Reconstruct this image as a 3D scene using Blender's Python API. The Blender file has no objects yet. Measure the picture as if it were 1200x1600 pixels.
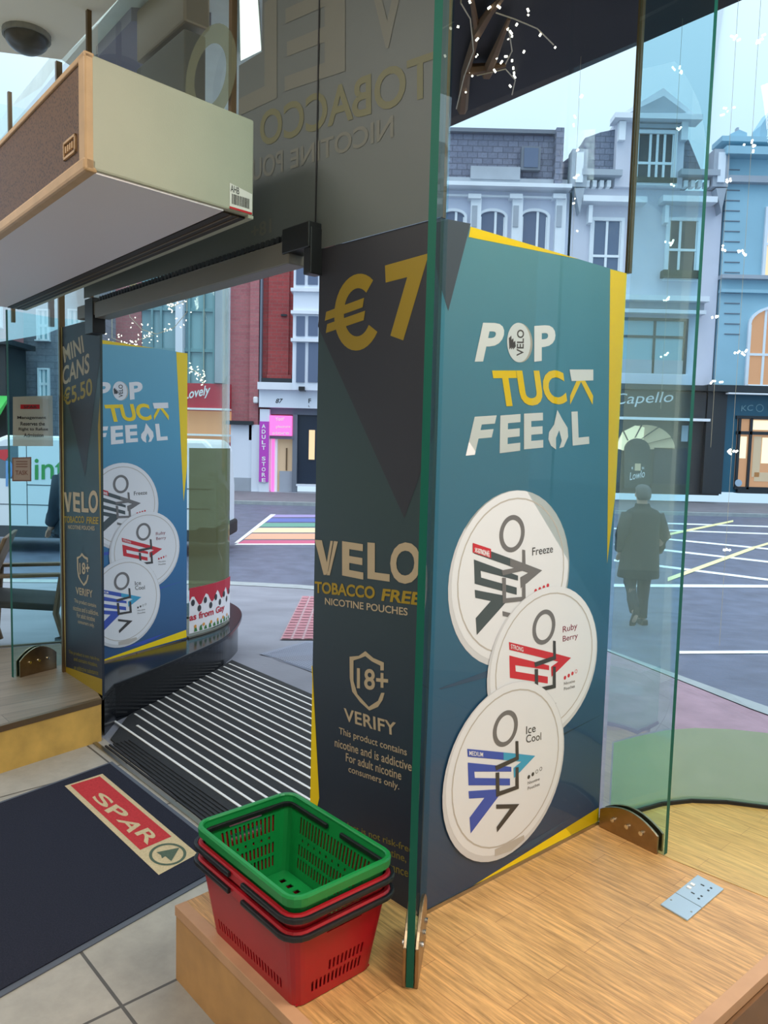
import bpy, bmesh, math, random
from mathutils import Vector, Matrix
random.seed(7)
C = bpy.context.scene
COL = C.collection

# ------------------------------------------------------------------ camera
CAM = Vector((0, 0, 1.5))
F = 1200.0
_d = Vector((250 - 600.0, 14600 - 800.0, F)).normalized()          # direction of plumb lines in the picture
_f = (Vector((0, 0, 1)) - _d.z * _d).normalized()
_r = _d.cross(_f)
def ray(x, y):
    v = Vector((x - 600.0, y - 800.0, F))
    return Vector((_r.dot(v), _f.dot(v), -_d.dot(v)))
cd = bpy.data.cameras.new('camera'); cam = bpy.data.objects.new('camera', cd); COL.objects.link(cam)
cd.sensor_fit = 'VERTICAL'; cd.sensor_height = 36; cd.sensor_width = 27; cd.lens = 27.0
cd.clip_start = 0.05; cd.clip_end = 300
rx = Vector((_r.x, _f.x, -_d.x)); up = Vector((-_r.y, -_f.y, _d.y)); bk = Vector((-_r.z, -_f.z, _d.z))
cam.matrix_world = Matrix(((rx.x, up.x, bk.x, 0), (rx.y, up.y, bk.y, 0), (rx.z, up.z, bk.z, 1.5), (0, 0, 0, 1)))
C.camera = cam

# ------------------------------------------------------------------ world, lamps, exposure
w = bpy.data.worlds.new('sky'); C.world = w; w.use_nodes = True
wn = w.node_tree.nodes; wl = w.node_tree.links
bg = wn['Background']; bg.inputs['Strength'].default_value = 1.18
tc = wn.new('ShaderNodeTexCoord'); nz = wn.new('ShaderNodeTexNoise'); nz.inputs['Scale'].default_value = 2.2; nz.inputs['Detail'].default_value = 3
sx = wn.new('ShaderNodeSeparateXYZ'); ad_ = wn.new('ShaderNodeMath'); ad_.operation = 'MULTIPLY_ADD'; ad_.inputs[1].default_value = 0.16
cr = wn.new('ShaderNodeValToRGB')                                   # overcast sky: brighter overhead than near the roofs
ce0 = cr.color_ramp.elements; ce0[0].position = 0.0; ce0[0].color = (0.40, 0.53, 0.66, 1); ce0[1].position = 1.0; ce0[1].color = (1.75, 1.85, 2.0, 1)
ck = ce0.new(0.42); ck.color = (0.46, 0.62, 0.76, 1); ck = ce0.new(0.62); ck.color = (0.66, 0.80, 0.93, 1)
wl.new(tc.outputs['Generated'], nz.inputs['Vector']); wl.new(tc.outputs['Generated'], sx.inputs[0]); wl.new(nz.outputs['Fac'], ad_.inputs[0]); wl.new(sx.outputs['Z'], ad_.inputs[2])
wl.new(ad_.outputs[0], cr.inputs['Fac']); wl.new(cr.outputs['Color'], bg.inputs['Color'])
C.view_settings.view_transform = 'Standard'; C.view_settings.look = 'None'
C.view_settings.exposure = 0.45; C.view_settings.gamma = 1.0; C.view_settings.use_curve_mapping = False
def area(name, loc, size, power, color, target=None):
    l = bpy.data.lights.new(name, 'AREA'); l.shape = 'RECTANGLE'; l.size = size[0]; l.size_y = size[1]; l.energy = power; l.color = color
    o = bpy.data.objects.new(name, l); COL.objects.link(o); o.location = loc
    if target: o.rotation_euler = (Vector(target) - Vector(loc)).to_track_quat('-Z', 'Y').to_euler()
    return o
area('ceiling_lamp', (1.25, 0.9, 3.36), (0.9, 0.9), 58, (1.0, 0.92, 0.80))
area('ceiling_lamp', (-0.4, -1.0, 3.36), (1.2, 1.2), 40, (1.0, 0.95, 0.88))
area('ceiling_lamp', (-2.2, 1.6, 3.36), (0.9, 0.9), 26, (1.0, 0.95, 0.88))

# ------------------------------------------------------------------ materials
def lin(c):
    return tuple(((v / 255.0) / 12.92 if v / 255.0 <= 0.04045 else ((v / 255.0 + 0.055) / 1.055) ** 2.4) for v in c) + (1.0,)
MATS = {}
def mat(name, rgb, rough=0.6, metal=0.0, var=0.0, vscale=8.0, bump=0.0, bscale=60.0, spec=0.5, emit=None, estr=1.0):
    m = bpy.data.materials.new(name); m.use_nodes = True
    n = m.node_tree.nodes; L = m.node_tree.links; b = n['Principled BSDF']
    col = lin(rgb)
    b.inputs['Roughness'].default_value = rough; b.inputs['Metallic'].default_value = metal
    b.inputs['Specular IOR Level'].default_value = spec
    t = n.new('ShaderNodeTexCoord')
    if var > 0:
        z = n.new('ShaderNodeTexNoise'); z.inputs['Scale'].default_value = vscale; z.inputs['Detail'].default_value = 4
        r = n.new('ShaderNodeValToRGB')
        r.color_ramp.elements[0].position = 0.3; r.color_ramp.elements[1].position = 0.7
        r.color_ramp.elements[0].color = tuple(max(0, v * (1 - var)) for v in col[:3]) + (1,)
        r.color_ramp.elements[1].color = tuple(min(1, v * (1 + var)) for v in col[:3]) + (1,)
        L.new(t.outputs['Object'], z.inputs['Vector']); L.new(z.outputs['Fac'], r.inputs['Fac']); L.new(r.outputs['Color'], b.inputs['Base Color'])
    else:
        b.inputs['Base Color'].default_value = col
    if bump > 0:
        z2 = n.new('ShaderNodeTexNoise'); z2.inputs['Scale'].default_value = bscale; z2.inputs['Detail'].default_value = 2
        bp = n.new('ShaderNodeBump'); bp.inputs['Strength'].default_value = bump; bp.inputs['Distance'].default_value = 0.01
        L.new(t.outputs['Object'], z2.inputs['Vector']); L.new(z2.outputs['Fac'], bp.inputs['Height']); L.new(bp.outputs['Normal'], b.inputs['Normal'])
    if emit:
        b.inputs['Emission Color'].default_value = lin(emit); b.inputs['Emission Strength'].default_value = estr
    m.diffuse_color = col; MATS[name] = m
    return m
def glass(name, tint, refl=1.0, film=None, opacity=0.0):
    m = bpy.data.materials.new(name); m.use_nodes = True
    n = m.node_tree.nodes; L = m.node_tree.links
    n.remove(n['Principled BSDF']); out = n['Material Output']
    tr = n.new('ShaderNodeBsdfTransparent'); tr.inputs['Color'].default_value = tint + (1,)
    gl = n.new('ShaderNodeBsdfGlossy'); gl.inputs['Roughness'].default_value = 0.01; gl.inputs['Color'].default_value = (1, 1, 1, 1)
    fr = n.new('ShaderNodeFresnel'); fr.inputs['IOR'].default_value = 1.45
    mu = n.new('ShaderNodeMath'); mu.operation = 'MULTIPLY'; mu.inputs[1].default_value = refl
    mx = n.new('ShaderNodeMixShader'); L.new(fr.outputs[0], mu.inputs[0]); L.new(mu.outputs[0], mx.inputs[0])
    src = tr
    if opacity > 0:
        df = n.new('ShaderNodeBsdfDiffuse'); df.inputs['Color'].default_value = lin(film)
        m2 = n.new('ShaderNodeMixShader'); m2.inputs[0].default_value = opacity
        L.new(tr.outputs[0], m2.inputs[1]); L.new(df.outputs[0], m2.inputs[2]); src = m2
    L.new(src.outputs[0], mx.inputs[1]); L.new(gl.outputs[0], mx.inputs[2]); L.new(mx.outputs[0], out.inputs['Surface'])
    MATS[name] = m
    return m
D1A = math.atan2(0.739, -0.673)                                     # along the door line, away from the camera
def brickmat(name, c1, c2, cm, bw, rh, mort, ang=0.0, off=0.5, shift=(0, 0), rough=0.6, vert=False, grain=0.0, var=0.25, bump=0.15, gscale=(2, 40, 2)):
    m = bpy.data.materials.new(name); m.use_nodes = True
    n = m.node_tree.nodes; L = m.node_tree.links; b = n['Principled BSDF']; b.inputs['Roughness'].default_value = rough
    t = n.new('ShaderNodeTexCoord'); mp = n.new('ShaderNodeMapping')
    mp.inputs['Rotation'].default_value = (math.pi / 2 if vert else 0, 0, -ang) if not vert else (-math.pi / 2, 0, 0)
    mp.inputs['Location'].default_value = (shift[0], shift[1], 0)
    br = n.new('ShaderNodeTexBrick'); br.offset = off; br.inputs['Scale'].default_value = 1.0
    br.inputs['Brick Width'].default_value = bw; br.inputs['Row Height'].default_value = rh
    br.inputs['Mortar Size'].default_value = mort; br.inputs['Mortar Smooth'].default_value = 0.1
    br.inputs['Color1'].default_value = lin(c1); br.inputs['Color2'].default_value = lin(c2); br.inputs['Mortar'].default_value = lin(cm)
    L.new(t.outputs['Object'], mp.inputs['Vector']); L.new(mp.outputs['Vector'], br.inputs['Vector'])
    mp2 = n.new('ShaderNodeMapping'); mp2.inputs['Scale'].default_value = gscale if grain else (6, 6, 6)
    L.new(mp.outputs['Vector'], mp2.inputs['Vector'])
    z = n.new('ShaderNodeTexNoise'); z.inputs['Scale'].default_value = 1.0 if grain else 2.0; z.inputs['Detail'].default_value = 6; z.inputs['Roughness'].default_value = 0.65
    L.new(mp2.outputs['Vector'], z.inputs['Vector'])
    mr = n.new('ShaderNodeMapRange'); mr.inputs['From Min'].default_value = 0.3; mr.inputs['From Max'].default_value = 0.7
    mr.inputs['To Min'].default_value = 1 - var; mr.inputs['To Max'].default_value = 1 + var
    L.new(z.outputs['Fac'], mr.inputs['Value'])
    mx = n.new('ShaderNodeVectorMath'); mx.operation = 'SCALE'; L.new(br.outputs['Color'], mx.inputs[0]); L.new(mr.outputs['Result'], mx.inputs['Scale'])
    L.new(mx.outputs['Vector'], b.inputs['Base Color'])
    bp = n.new('ShaderNodeBump'); bp.inputs['Strength'].default_value = bump; bp.inputs['Distance'].default_value = 0.004
    iv = n.new('ShaderNodeMath'); iv.operation = 'SUBTRACT'; iv.inputs[0].default_value = 1.0; L.new(br.outputs['Fac'], iv.inputs[1])
    L.new(iv.outputs[0], bp.inputs['Height']); L.new(bp.outputs['Normal'], b.inputs['Normal'])
    m.diffuse_color = lin(c1); MATS[name] = m
    return m
def rampmat(name, stops, rough=0.45):
    """printed colour that runs from one ink to another up the board (local Y)"""
    m = bpy.data.materials.new(name); m.use_nodes = True
    n = m.node_tree.nodes; L = m.node_tree.links; b = n['Principled BSDF']; b.inputs['Roughness'].default_value = rough
    t = n.new('ShaderNodeTexCoord'); s = n.new('ShaderNodeSeparateXYZ'); r = n.new('ShaderNodeValToRGB')
    L.new(t.outputs['Object'], s.inputs[0])
    dv = n.new('ShaderNodeMath'); dv.operation = 'DIVIDE'; dv.inputs[1].default_value = 1.87
    L.new(s.outputs['Y'], dv.inputs[0]); L.new(dv.outputs[0], r.inputs['Fac'])
    e = r.color_ramp.elements
    e[0].position = stops[0][0]; e[0].color = lin(stops[0][1]); e[1].position = stops[-1][0]; e[1].color = lin(stops[-1][1])
    for p, c in stops[1:-1]:
        k = e.new(p); k.color = lin(c)
    L.new(r.outputs['Color'], b.inputs['Base Color']); MATS[name] = m
    return m

M = MATS
mat('tan_ink', (184, 164, 134), 0.6); mat('mustard_ink', (158, 130, 16), 0.55); mat('yellow_ink', (246, 212, 6), 0.45)
mat('white_ink', (234, 235, 238), 0.45); mat('charcoal_ink', (44, 44, 52), 0.55); mat('slate_ink', (74, 84, 98), 0.5)
mat('can_white', (226, 229, 234), 0.4); mat('can_rim', (206, 208, 212), 0.35); mat('can_groove', (186, 181, 174), 0.5)
mat('ink_grey', (112, 110, 110), 0.4); mat('ink_black', (62, 60, 58), 0.4); mat('ink_dark_green', (70, 80, 82), 0.4)
mat('ink_red', (200, 40, 50), 0.4); mat('ink_blue', (58, 84, 178), 0.4); mat('ink_cyan', (60, 160, 200), 0.4); mat('ink_maroon', (130, 40, 60), 0.4)
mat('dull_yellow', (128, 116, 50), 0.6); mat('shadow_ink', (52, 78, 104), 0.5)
rampmat('dark_face', [(0.0, (36, 44, 60)), (0.3, (38, 52, 66)), (0.6, (42, 62, 64)), (1.0, (46, 66, 66))])
rampmat('pop_face', [(0.0, (66, 86, 124)), (0.25, (66, 108, 148)), (0.5, (70, 136, 172)), (0.8, (82, 146, 172)), (1.0, (96, 150, 164))])
rampmat('far_pop_face', [(0.0, (50, 84, 128)), (0.3, (48, 110, 160)), (0.7, (84, 158, 190)), (1.0, (110, 176, 200))])
mat('board_edge', (190, 180, 120), 0.5); mat('board_back', (120, 122, 118), 0.7)
mat('glass_edge', (8, 88, 74), 0.45, spec=0.25); mat('pale_glass_edge', (150, 205, 190), 0.2)
mat('steel', (170, 164, 152), 0.28, 1.0); mat('bronze_steel', (158, 138, 112), 0.34, 1.0, var=0.15, vscale=20); mat('chrome', (225, 225, 225), 0.1, 1.0)
mat('bronze', (118, 96, 70), 0.4, 0.6); mat('black_rubber', (26, 26, 30), 0.6)
mat('aluminium', (120, 116, 106), 0.45, 0.3); mat('black_plastic', (24, 24, 26), 0.4)
mat('cream_metal', (176, 178, 160), 0.55, var=0.04, vscale=5, bump=0.05, bscale=200); mat('grey_underside', (228, 222, 226), 0.5)
mat('trim_wood', (196, 160, 118), 0.5, var=0.1, vscale=14); mat('dark_slot', (48, 38, 30), 0.6); mat('sticker_white', (230, 228, 222), 0.5)
mat('mat_carpet', (44, 46, 58), 0.95, var=0.22, vscale=220, bump=0.5, bscale=400, spec=0.1)
mat('mat_rubber', (82, 88, 100), 0.7); mat('mat_red', (184, 58, 62), 0.95, var=0.14, vscale=160, spec=0.1); mat('mat_beige', (196, 176, 140), 0.95, var=0.12, vscale=160, spec=0.1)
mat('mat_green', (84, 98, 84), 0.95, var=0.12, vscale=160, spec=0.1)
mat('basket_red', (172, 20, 34), 0.38, var=0.05, vscale=12); mat('basket_green', (18, 134, 64), 0.36, var=0.05, vscale=12); mat('basket_handle', (24, 24, 28), 0.4)
mat('granite_black', (18, 20, 24), 0.16, var=0.4, vscale=160, spec=0.35); mat('grate_black', (34, 36, 38), 0.75, var=0.3, vscale=60); mat('grate_bar', (246, 246, 242), 0.3)
brickmat('laminate', (206, 158, 100), (192, 145, 90), (162, 116, 70), 0.62, 0.078, 0.0009, ang=D1A, off=0.37, rough=0.36, grain=1, var=0.42, bump=0.05, gscale=(9.0, 120, 3))
brickmat('laminate_bay', (206, 172, 104), (198, 162, 96), (170, 132, 80), 0.62, 0.078, 0.0008, ang=D1A, off=0.37, rough=0.36, grain=1, var=0.32, bump=0.05, gscale=(9.0, 110, 3))
brickmat('laminate_worn', (136, 118, 98), (124, 106, 86), (88, 72, 56), 0.9, 0.125, 0.0016, ang=D1A + math.pi / 2, off=0.37, rough=0.4, grain=1, var=0.24, bump=0.08, gscale=(3.0, 46, 3))
brickmat('tile', (168, 162, 152), (158, 153, 144), (84, 80, 76), 0.49, 0.60, 0.005, ang=D1A, off=0.0, shift=(-1.862, -1.0), rough=0.45, var=0.12, bump=0.3)
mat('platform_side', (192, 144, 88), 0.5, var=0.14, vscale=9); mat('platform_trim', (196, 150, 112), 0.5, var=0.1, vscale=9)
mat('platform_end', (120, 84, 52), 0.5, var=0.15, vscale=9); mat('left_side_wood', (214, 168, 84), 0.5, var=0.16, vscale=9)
mat('socket_metal', (176, 196, 212), 0.35, 0.35); mat('white_plastic', (236, 236, 236), 0.4)
mat('ceiling_paint', (244, 238, 222), 0.9); mat('wall_paint', (236, 230, 216), 0.9)
mat('soffit_paint', (228, 238, 230), 0.8, var=0.05); mat('canopy_dark', (30, 26, 28), 0.6, var=0.3, vscale=3); mat('signboard_plum', (140, 138, 150), 0.7)
glass('clear_glass', (0.93, 0.98, 0.97), refl=0.6); glass('fin_glass', (0.80, 0.955, 0.98), refl=0.12); glass('bay_glass', (0.88, 0.96, 0.99), refl=0.3)
glass('left_bay_glass', (0.88, 0.96, 0.93), refl=0.6); glass('frosted_film', (0.72, 0.88, 0.74), refl=0.15, film=(160, 204, 184), opacity=0.6)
glass('olive_reflection_tint', (0.6, 0.7, 0.45), refl=0.3, film=(106, 108, 78), opacity=0.85); glass('notice_film', (0.8, 0.85, 0.8), film=(205, 205, 190), opacity=0.85)
mat('grey_film', (94, 100, 98), 0.5, spec=0.6); mat('reflection_ink', (112, 112, 102), 0.5); mat('reflection_ink_yellow', (110, 108, 74), 0.5)
glass('reflection_tint', (0.72, 0.76, 0.62), film=(136, 140, 112), opacity=0.5)

# ------------------------------------------------------------------ mesh builder
class MB:
    def __init__(s): s.v = []; s.f = []; s.m = []
    def add(s, vs, fs, mi=0):
        o = len(s.v); s.v += [Vector(v) for v in vs]; s.f += [tuple(i + o for i in f) for f in fs]; s.m += [mi] * len(fs); return s
    def poly(s, pts, mi=0): return s.add(pts, [tuple(range(len(pts)))], mi)
    def box(s, a, b, mi=0):
        (x0, y0, z0), (x1, y1, z1) = a, b
        v = [(x0, y0, z0), (x1, y0, z0), (x1, y1, z0), (x0, y1, z0), (x0, y0, z1), (x1, y0, z1), (x1, y1, z1), (x0, y1, z1)]
        return s.add(v, [(0, 3, 2, 1), (4, 5, 6, 7), (0, 1, 5, 4), (1, 2, 6, 5), (2, 3, 7, 6), (3, 0, 4, 7)], mi)
    def slab(s, p, q, thick, z0, z1, side=0.5, mi=0):
        """upright slab from plan point p to q; side 0 = to the right of p->q, 1 = left, .5 centred"""
        p = Vector(p[:2]); q = Vector(q[:2]); d = (q - p).normalized(); n = Vector((-d.y, d.x))
        a = n * thick * side; b = -n * thick * (1 - side)
        return s.prism([p + b, q + b, q + a, p + a], z0, z1, mi)
    def prism(s, pts, z0, z1, mi=0):
        n = len(pts); v = [(p[0], p[1], z0) for p in pts] + [(p[0], p[1], z1) for p in pts]
        f = [tuple(range(n - 1, -1, -1)), tuple(range(n, 2 * n))] + [(i, (i + 1) % n, n + (i + 1) % n, n + i) for i in range(n)]
        return s.add(v, f, mi)
    def extr(s, pts, vec, mi=0):
        """closed outline pts (3D) pushed along vec"""
        n = len(pts); vec = Vector(vec); v = [Vector(p) for p in pts] + [Vector(p) + vec for p in pts]
        f = [tuple(range(n - 1, -1, -1)), tuple(range(n, 2 * n))] + [(i, (i + 1) % n, n + (i + 1) % n, n + i) for i in range(n)]
        return s.add(v, f, mi)
    def tube(s, path, r, k=8, mi=0, closed=False):
        path = [Vector(p) for p in path]; n = len(path); rs = r if isinstance(r, (list, tuple)) else [r] * n
        rings = []
        for i, p in enumerate(path):
            a = path[(i - 1) % n] if (closed or i > 0) else p; b = path[(i + 1) % n] if (closed or i < n - 1) else p
            d = (b - a).normalized(); h = Vector((0, 0, 1)) if abs(d.z) < 0.9 else Vector((1, 0, 0))
            e1 = d.cross(h).normalized(); e2 = d.cross(e1)
            rings.append([p + (e1 * math.cos(2 * math.pi * j / k) + e2 * math.sin(2 * math.pi * j / k)) * rs[i] for j in range(k)])
        v = [q for g in rings for q in g]; f = []
        for i in range(n if closed else n - 1):
            for j in range(k):
                a = i * k + j; b = i * k + (j + 1) % k; c = ((i + 1) % n) * k + (j + 1) % k; d = ((i + 1) % n) * k + j
                f.append((a, b, c, d))
        if not closed: f += [tuple(range(k - 1, -1, -1)), tuple(range((n - 1) * k, n * k))]
        return s.add(v, f, mi)
    def ball(s, c, r, mi=0, seg=8, ring=6, sc=(1, 1, 1)):
        v = []; f = []
        for i in range(ring + 1):
            t = math.pi * i / ring
            for j in range(seg):
                a = 2 * math.pi * j / seg
                v.append((c[0] + r * sc[0] * math.sin(t) * math.cos(a), c[1] + r * sc[1] * math.sin(t) * math.sin(a), c[2] + r * sc[2] * math.cos(t)))
        for i in range(ring):
            for j in range(seg):
                f.append((i * seg + j, i * seg + (j + 1) % seg, (i + 1) * seg + (j + 1) % seg, (i + 1) * seg + j))
        return s.add(v, f, mi)
    def loft(s, rings, mi=0, cap=True):
        k = len(rings[0]); v = [p for g in rings for p in g]; f = []
        for i in range(len(rings) - 1):
            for j in range(k): f.append((i * k + j, i * k + (j + 1) % k, (i + 1) * k + (j + 1) % k, (i + 1) * k + j))
        if cap: f += [tuple(range(k - 1, -1, -1)), tuple(range((len(rings) - 1) * k, len(rings) * k))]
        return s.add(v, f, mi)
MW = {}
def mw(o): return MW.get(o.name, Matrix())
def obj(name, mb, mats, parent=None, local=False, smooth=False, bevel=0.0, kind=None, solid=0.0, label=None):
    me = bpy.data.meshes.new(name)
    vs = mb.v
    if parent is not None and not local:
        inv = mw(parent).inverted(); vs = [inv @ v for v in vs]
    me.from_pydata([tuple(v) for v in vs], [], mb.f)
    if isinstance(mats, str): mats = [mats]
    for mm in mats: me.materials.append(M[mm])
    for p, i in zip(me.polygons, mb.m): p.material_index = i; p.use_smooth = smooth
    bm = bmesh.new(); bm.from_mesh(me); bmesh.ops.remove_doubles(bm, verts=bm.verts, dist=1e-6) if smooth else None
    bmesh.ops.recalc_face_normals(bm, faces=bm.faces); bm.to_mesh(me); bm.free(); me.update()
    o = bpy.data.objects.new(name, me); COL.objects.link(o)
    if parent is not None: o.parent = parent; MW[o.name] = mw(parent)
    if bevel:
        b = o.modifiers.new('bevel', 'BEVEL'); b.width = bevel; b.segments = 2; b.limit_method = 'ANGLE'
    if solid:
        b = o.modifiers.new('solidify', 'SOLIDIFY'); b.thickness = solid; b.offset = 0
    if kind: o['kind'] = kind
    if label: o['label'] = label
    return o
def tag(o, label, cat, group=None, kind=None):
    o['label'] = label; o['category'] = cat
    if group: o['group'] = group
    if kind: o['kind'] = kind
    return o
def thing(name, label, cat, loc=(0, 0, 0), rotz=0.0, group=None, matrix=None):
    o = bpy.data.objects.new(name, None); COL.objects.link(o); o.empty_display_size = 0.1
    mm = matrix if matrix is not None else Matrix.Translation(loc) @ Matrix.Rotation(rotz, 4, 'Z')
    o.matrix_world = mm; MW[o.name] = mm.copy()
    return tag(o, label, cat, group)
def struct(name, mb, mats, **k): return obj(name, mb, mats, kind='structure', **k)
def onz(x, y, z):
    d = ray(x, y); return CAM + d * ((z - CAM.z) / d.z)
def onY(x, y, Y):
    d = ray(x, y); return CAM + d * (Y / d.y)
def onplane(x, y, p, n):
    d = ray(x, y); n = Vector(n); return CAM + d * ((Vector(p) - CAM).dot(n) / d.dot(n))

# ---- lettering: outline font text turned into faces
TXT = {}
def text_mesh(s, bold=0.0, spacing=1.0):
    key = (s, bold, spacing)
    if key in TXT: return TXT[key]
    cu = bpy.data.curves.new('t', 'FONT'); cu.body = s; cu.offset = bold; cu.space_character = spacing; cu.resolution_u = 4; cu.fill_mode = 'FRONT'
    o = bpy.data.objects.new('t', cu); COL.objects.link(o)
    dg = bpy.context.evaluated_depsgraph_get(); dg.update()
    me = bpy.data.meshes.new_from_object(o.evaluated_get(dg))
    vs = [v.co.copy() for v in me.vertices]; fs = [tuple(p.vertices) for p in me.polygons]
    bpy.data.objects.remove(o); bpy.data.curves.remove(cu); bpy.data.meshes.remove(me)
    x0 = min(v.x for v in vs); x1 = max(v.x for v in vs); y0 = min(v.y for v in vs); y1 = max(v.y for v in vs)
    vs = [Vector(((v.x - x0) / (x1 - x0), (v.y - y0) / (y1 - y0), 0)) for v in vs]
    TXT[key] = (vs, fs); return vs, fs
def put_text(mb, s, bl, br, tl, bold=0.0, spacing=1.0, mi=0, lift=Vector((0, 0, 0))):
    """the text's tight box mapped on the parallelogram bl, br, tl"""
    vs, fs = text_mesh(s, bold, spacing); bl, br, tl = Vector(bl), Vector(br), Vector(tl)
    mb.add([bl + (br - bl) * v.x + (tl - bl) * v.y + lift for v in vs], fs, mi)

# ------------------------------------------------------------------ plan of the shop front (metres)
ZP = 0.215                                                           # window platforms
ZT = 2.077                                                           # top of the boards
ZC = 3.42                                                            # ceiling
N = Vector((0.739, 0.673)); D = Vector((-0.673, 0.739))              # out to the street / along the door line
r0 = Vector((-0.211, 2.352)); a0 = Vector((0.125, 2.0)); b0 = Vector((0.769, 2.553))
l0 = Vector((-1.725, 4.124)); l1 = Vector((-1.387, 3.749)); lb = Vector((-1.262, 4.899)); lc = Vector((-1.70, 4.175))
BAYR = [(0.782, 2.557), (0.918, 2.646), (1.037, 2.710), (1.16, 2.742), (1.29, 2.738), (1.43, 2.703), (1.60, 2.62), (1.75, 2.50), (1.86, 2.36)]
BAYL = [(-1.258, 4.915), (-1.195, 5.02), (-1.14, 5.14), (-1.105, 5.27), (-1.095, 5.40), (-1.125, 5.50), (-1.25, 5.57), (-1.44, 5.47), (-1.70, 5.14), (-1.96, 4.74), (-2.35, 4.56), (-3.3, 4.28)]

# terrain outside: level by the door, then falling towards the street
def gz(Y): return 0.0 if Y < 5.2 else max(-0.62, -0.115 * (Y - 5.2))
def onground(x, y, drop=0.0):
    d = ray(x, y); lo, hi = 1.0, 80.0
    for _ in range(60):
        m = (lo + hi) / 2; p = CAM + d * (m / d.y)
        if p.z > gz(p.y) - drop: lo = m
        else: hi = m
    return CAM + d * (lo / d.y)

# ------------------------------------------------------------------ the setting: floor, ceiling, walls, street
DL = lambda x: r0.y - 1.084 * (x - r0.x)
flo = MB().prism([(-5.5, -4), (3.2, -4), (3.2, 2.2), (1.9, 2.5), (a0.x, a0.y), (r0.x, r0.y), (l1.x, l1.y), (l0.x, l0.y), (-5.5, 3.3)], -0.12, 0.0)
struct('floor', flo, 'tile')
struct('ceiling', MB().prism([(-5.5, -4), (3.2, -4), (3.2, 2.4), (b0.x, b0.y), (a0.x, a0.y), (l0.x + .02, l0.y - .02), (-5.5, 3.3)], ZC, ZC + 0.12), 'ceiling_paint')
struct('wall_back', MB().box((-5.6, -4.1, 0), (3.3, -4.0, ZC)), 'wall_paint')
struct('wall_left', MB().box((-5.6, -4.0, 0), (-5.5, 3.3, ZC)), 'wall_paint')
struct('wall_right', MB().box((3.2, -4.0, 0), (3.3, 2.35, ZC)), 'wall_paint')

mat('pavement_grey', (128, 131, 141), 0.6, var=0.16, vscale=1.6, bump=0.15, bscale=30)
mat('pavement_pink', (150, 122, 134), 0.6, var=0.14, vscale=6, bump=0.2, bscale=24)
mat('asphalt', (90, 97, 116), 0.5, var=0.22, vscale=3.0, bump=0.4, bscale=50)
mat('kerb_stone', (150, 158, 160), 0.6, var=0.12, vscale=5); mat('far_kerb', (112, 112, 120), 0.7, var=0.12, vscale=2)
KB = [onground(*q) for q in ((40, 905), (200, 906), (360, 908), (490, 915), (640, 930), (800, 965), (954, 1015), (1060, 1055), (1200, 1105), (1330, 1160))]
KB = [Vector((-16, KB[0].y, KB[0].z))] + KB
def kerb_y(x):
    for p, q in zip(KB, KB[1:]):
        if p.x <= x <= q.x: return p.y + (q.y - p.y) * (x - p.x) / (q.x - p.x)
    return KB[-1].y if x > KB[-1].x else KB[0].y
pg, pp, kb = MB(), MB(), MB()
xs = [-16, -12, -9, -7, -5.5, -4.5, -3.7, -3, -2.4, -1.8, -1.2, -0.8, -0.4, 0, 0.3, 0.6, 0.9, 1.2, 1.5, 1.8, 2.2, 2.6, 3.0]
for xa, xb in zip(xs, xs[1:]):
    for k in range(14):
        def P(x, t):
            y0 = max(DL(x), 2.0) if x > -4 else 5.9; y1 = kerb_y(x) - 0.28; y = y0 + (y1 - y0) * t
            return Vector((x, y, gz(y) - 0.004))
        q = [P(xa, k / 14), P(xb, k / 14), P(xb, (k + 1) / 14), P(xa, (k + 1) / 14)]
        (pp if xa >= 0.9 else pg).poly(q)
    A, B = Vector((xa, kerb_y(xa), 0)), Vector((xb, kerb_y(xb), 0))
    def K(p, o, dz): return (p.x, p.y + o, gz(p.y + o) + dz)
    kb.add([K(A, -.28, .002), K(B, -.28, .002), K(B, 0, .002), K(A, 0, .002), K(A, 0, -.12), K(B, 0, -.12)], [(0, 1, 2, 3), (3, 2, 5, 4)])
struct('pavement', pg, 'pavement_grey'); struct('red_pavement', pp, 'pavement_pink'); struct('kerb', kb, 'kerb_stone')
rd = MB()
ys = [3.2, 4.2, 5.2] + [5.2 + 5.39 * i / 8 for i in range(1, 9)] + [14, 20, 28]
for ya, yb in zip(ys, ys[1:]):
    for xa, xb in zip([-40, -10, 0, 10], [-10, 0, 10, 40]):
        lo = -0.11
        if yb < 8 and xa < 0: continue
        rd.poly([(xa, ya, gz(ya) + lo), (xb, ya, gz(ya) + lo), (xb, yb, gz(yb) + lo), (xa, yb, gz(yb) + lo)])
ROADZ = -0.73
struct('road', rd, 'asphalt')
fk = MB().box((-40, 27.6, ROADZ - 0.1), (40, 33.4, ROADZ + 0.13)); fk.box((-40, 27.35, ROADZ - 0.1), (40, 27.6, ROADZ + 0.12), 1)
struct('far_pavement', fk, ['far_kerb', 'kerb_stone'])

# canopy over the shop front and the soffit above the door
ce = Vector((0.359, 4.73)); ce2 = Vector((1.45, 3.402)); cdv = (ce2 - ce).normalized()
cR = [a0 + cdv * -0.75, a0 + cdv * 3.6, ce + cdv * 4.2, ce + cdv * -0.55]
struct('canopy', MB().prism(cR, 3.40, 3.62), 'canopy_dark')
cL = [a0 + cdv * -0.75, ce + cdv * -0.55, ce + cdv * -6.0, a0 + cdv * -6.2]
struct('soffit', MB().prism(cL, 3.50, 3.62), 'soffit_paint')
struct('wall_fascia', MB().slab(ce + cdv * -6.0, ce + cdv * -0.4, 0.08, 3.40, 3.95), 'canopy_dark')

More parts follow.
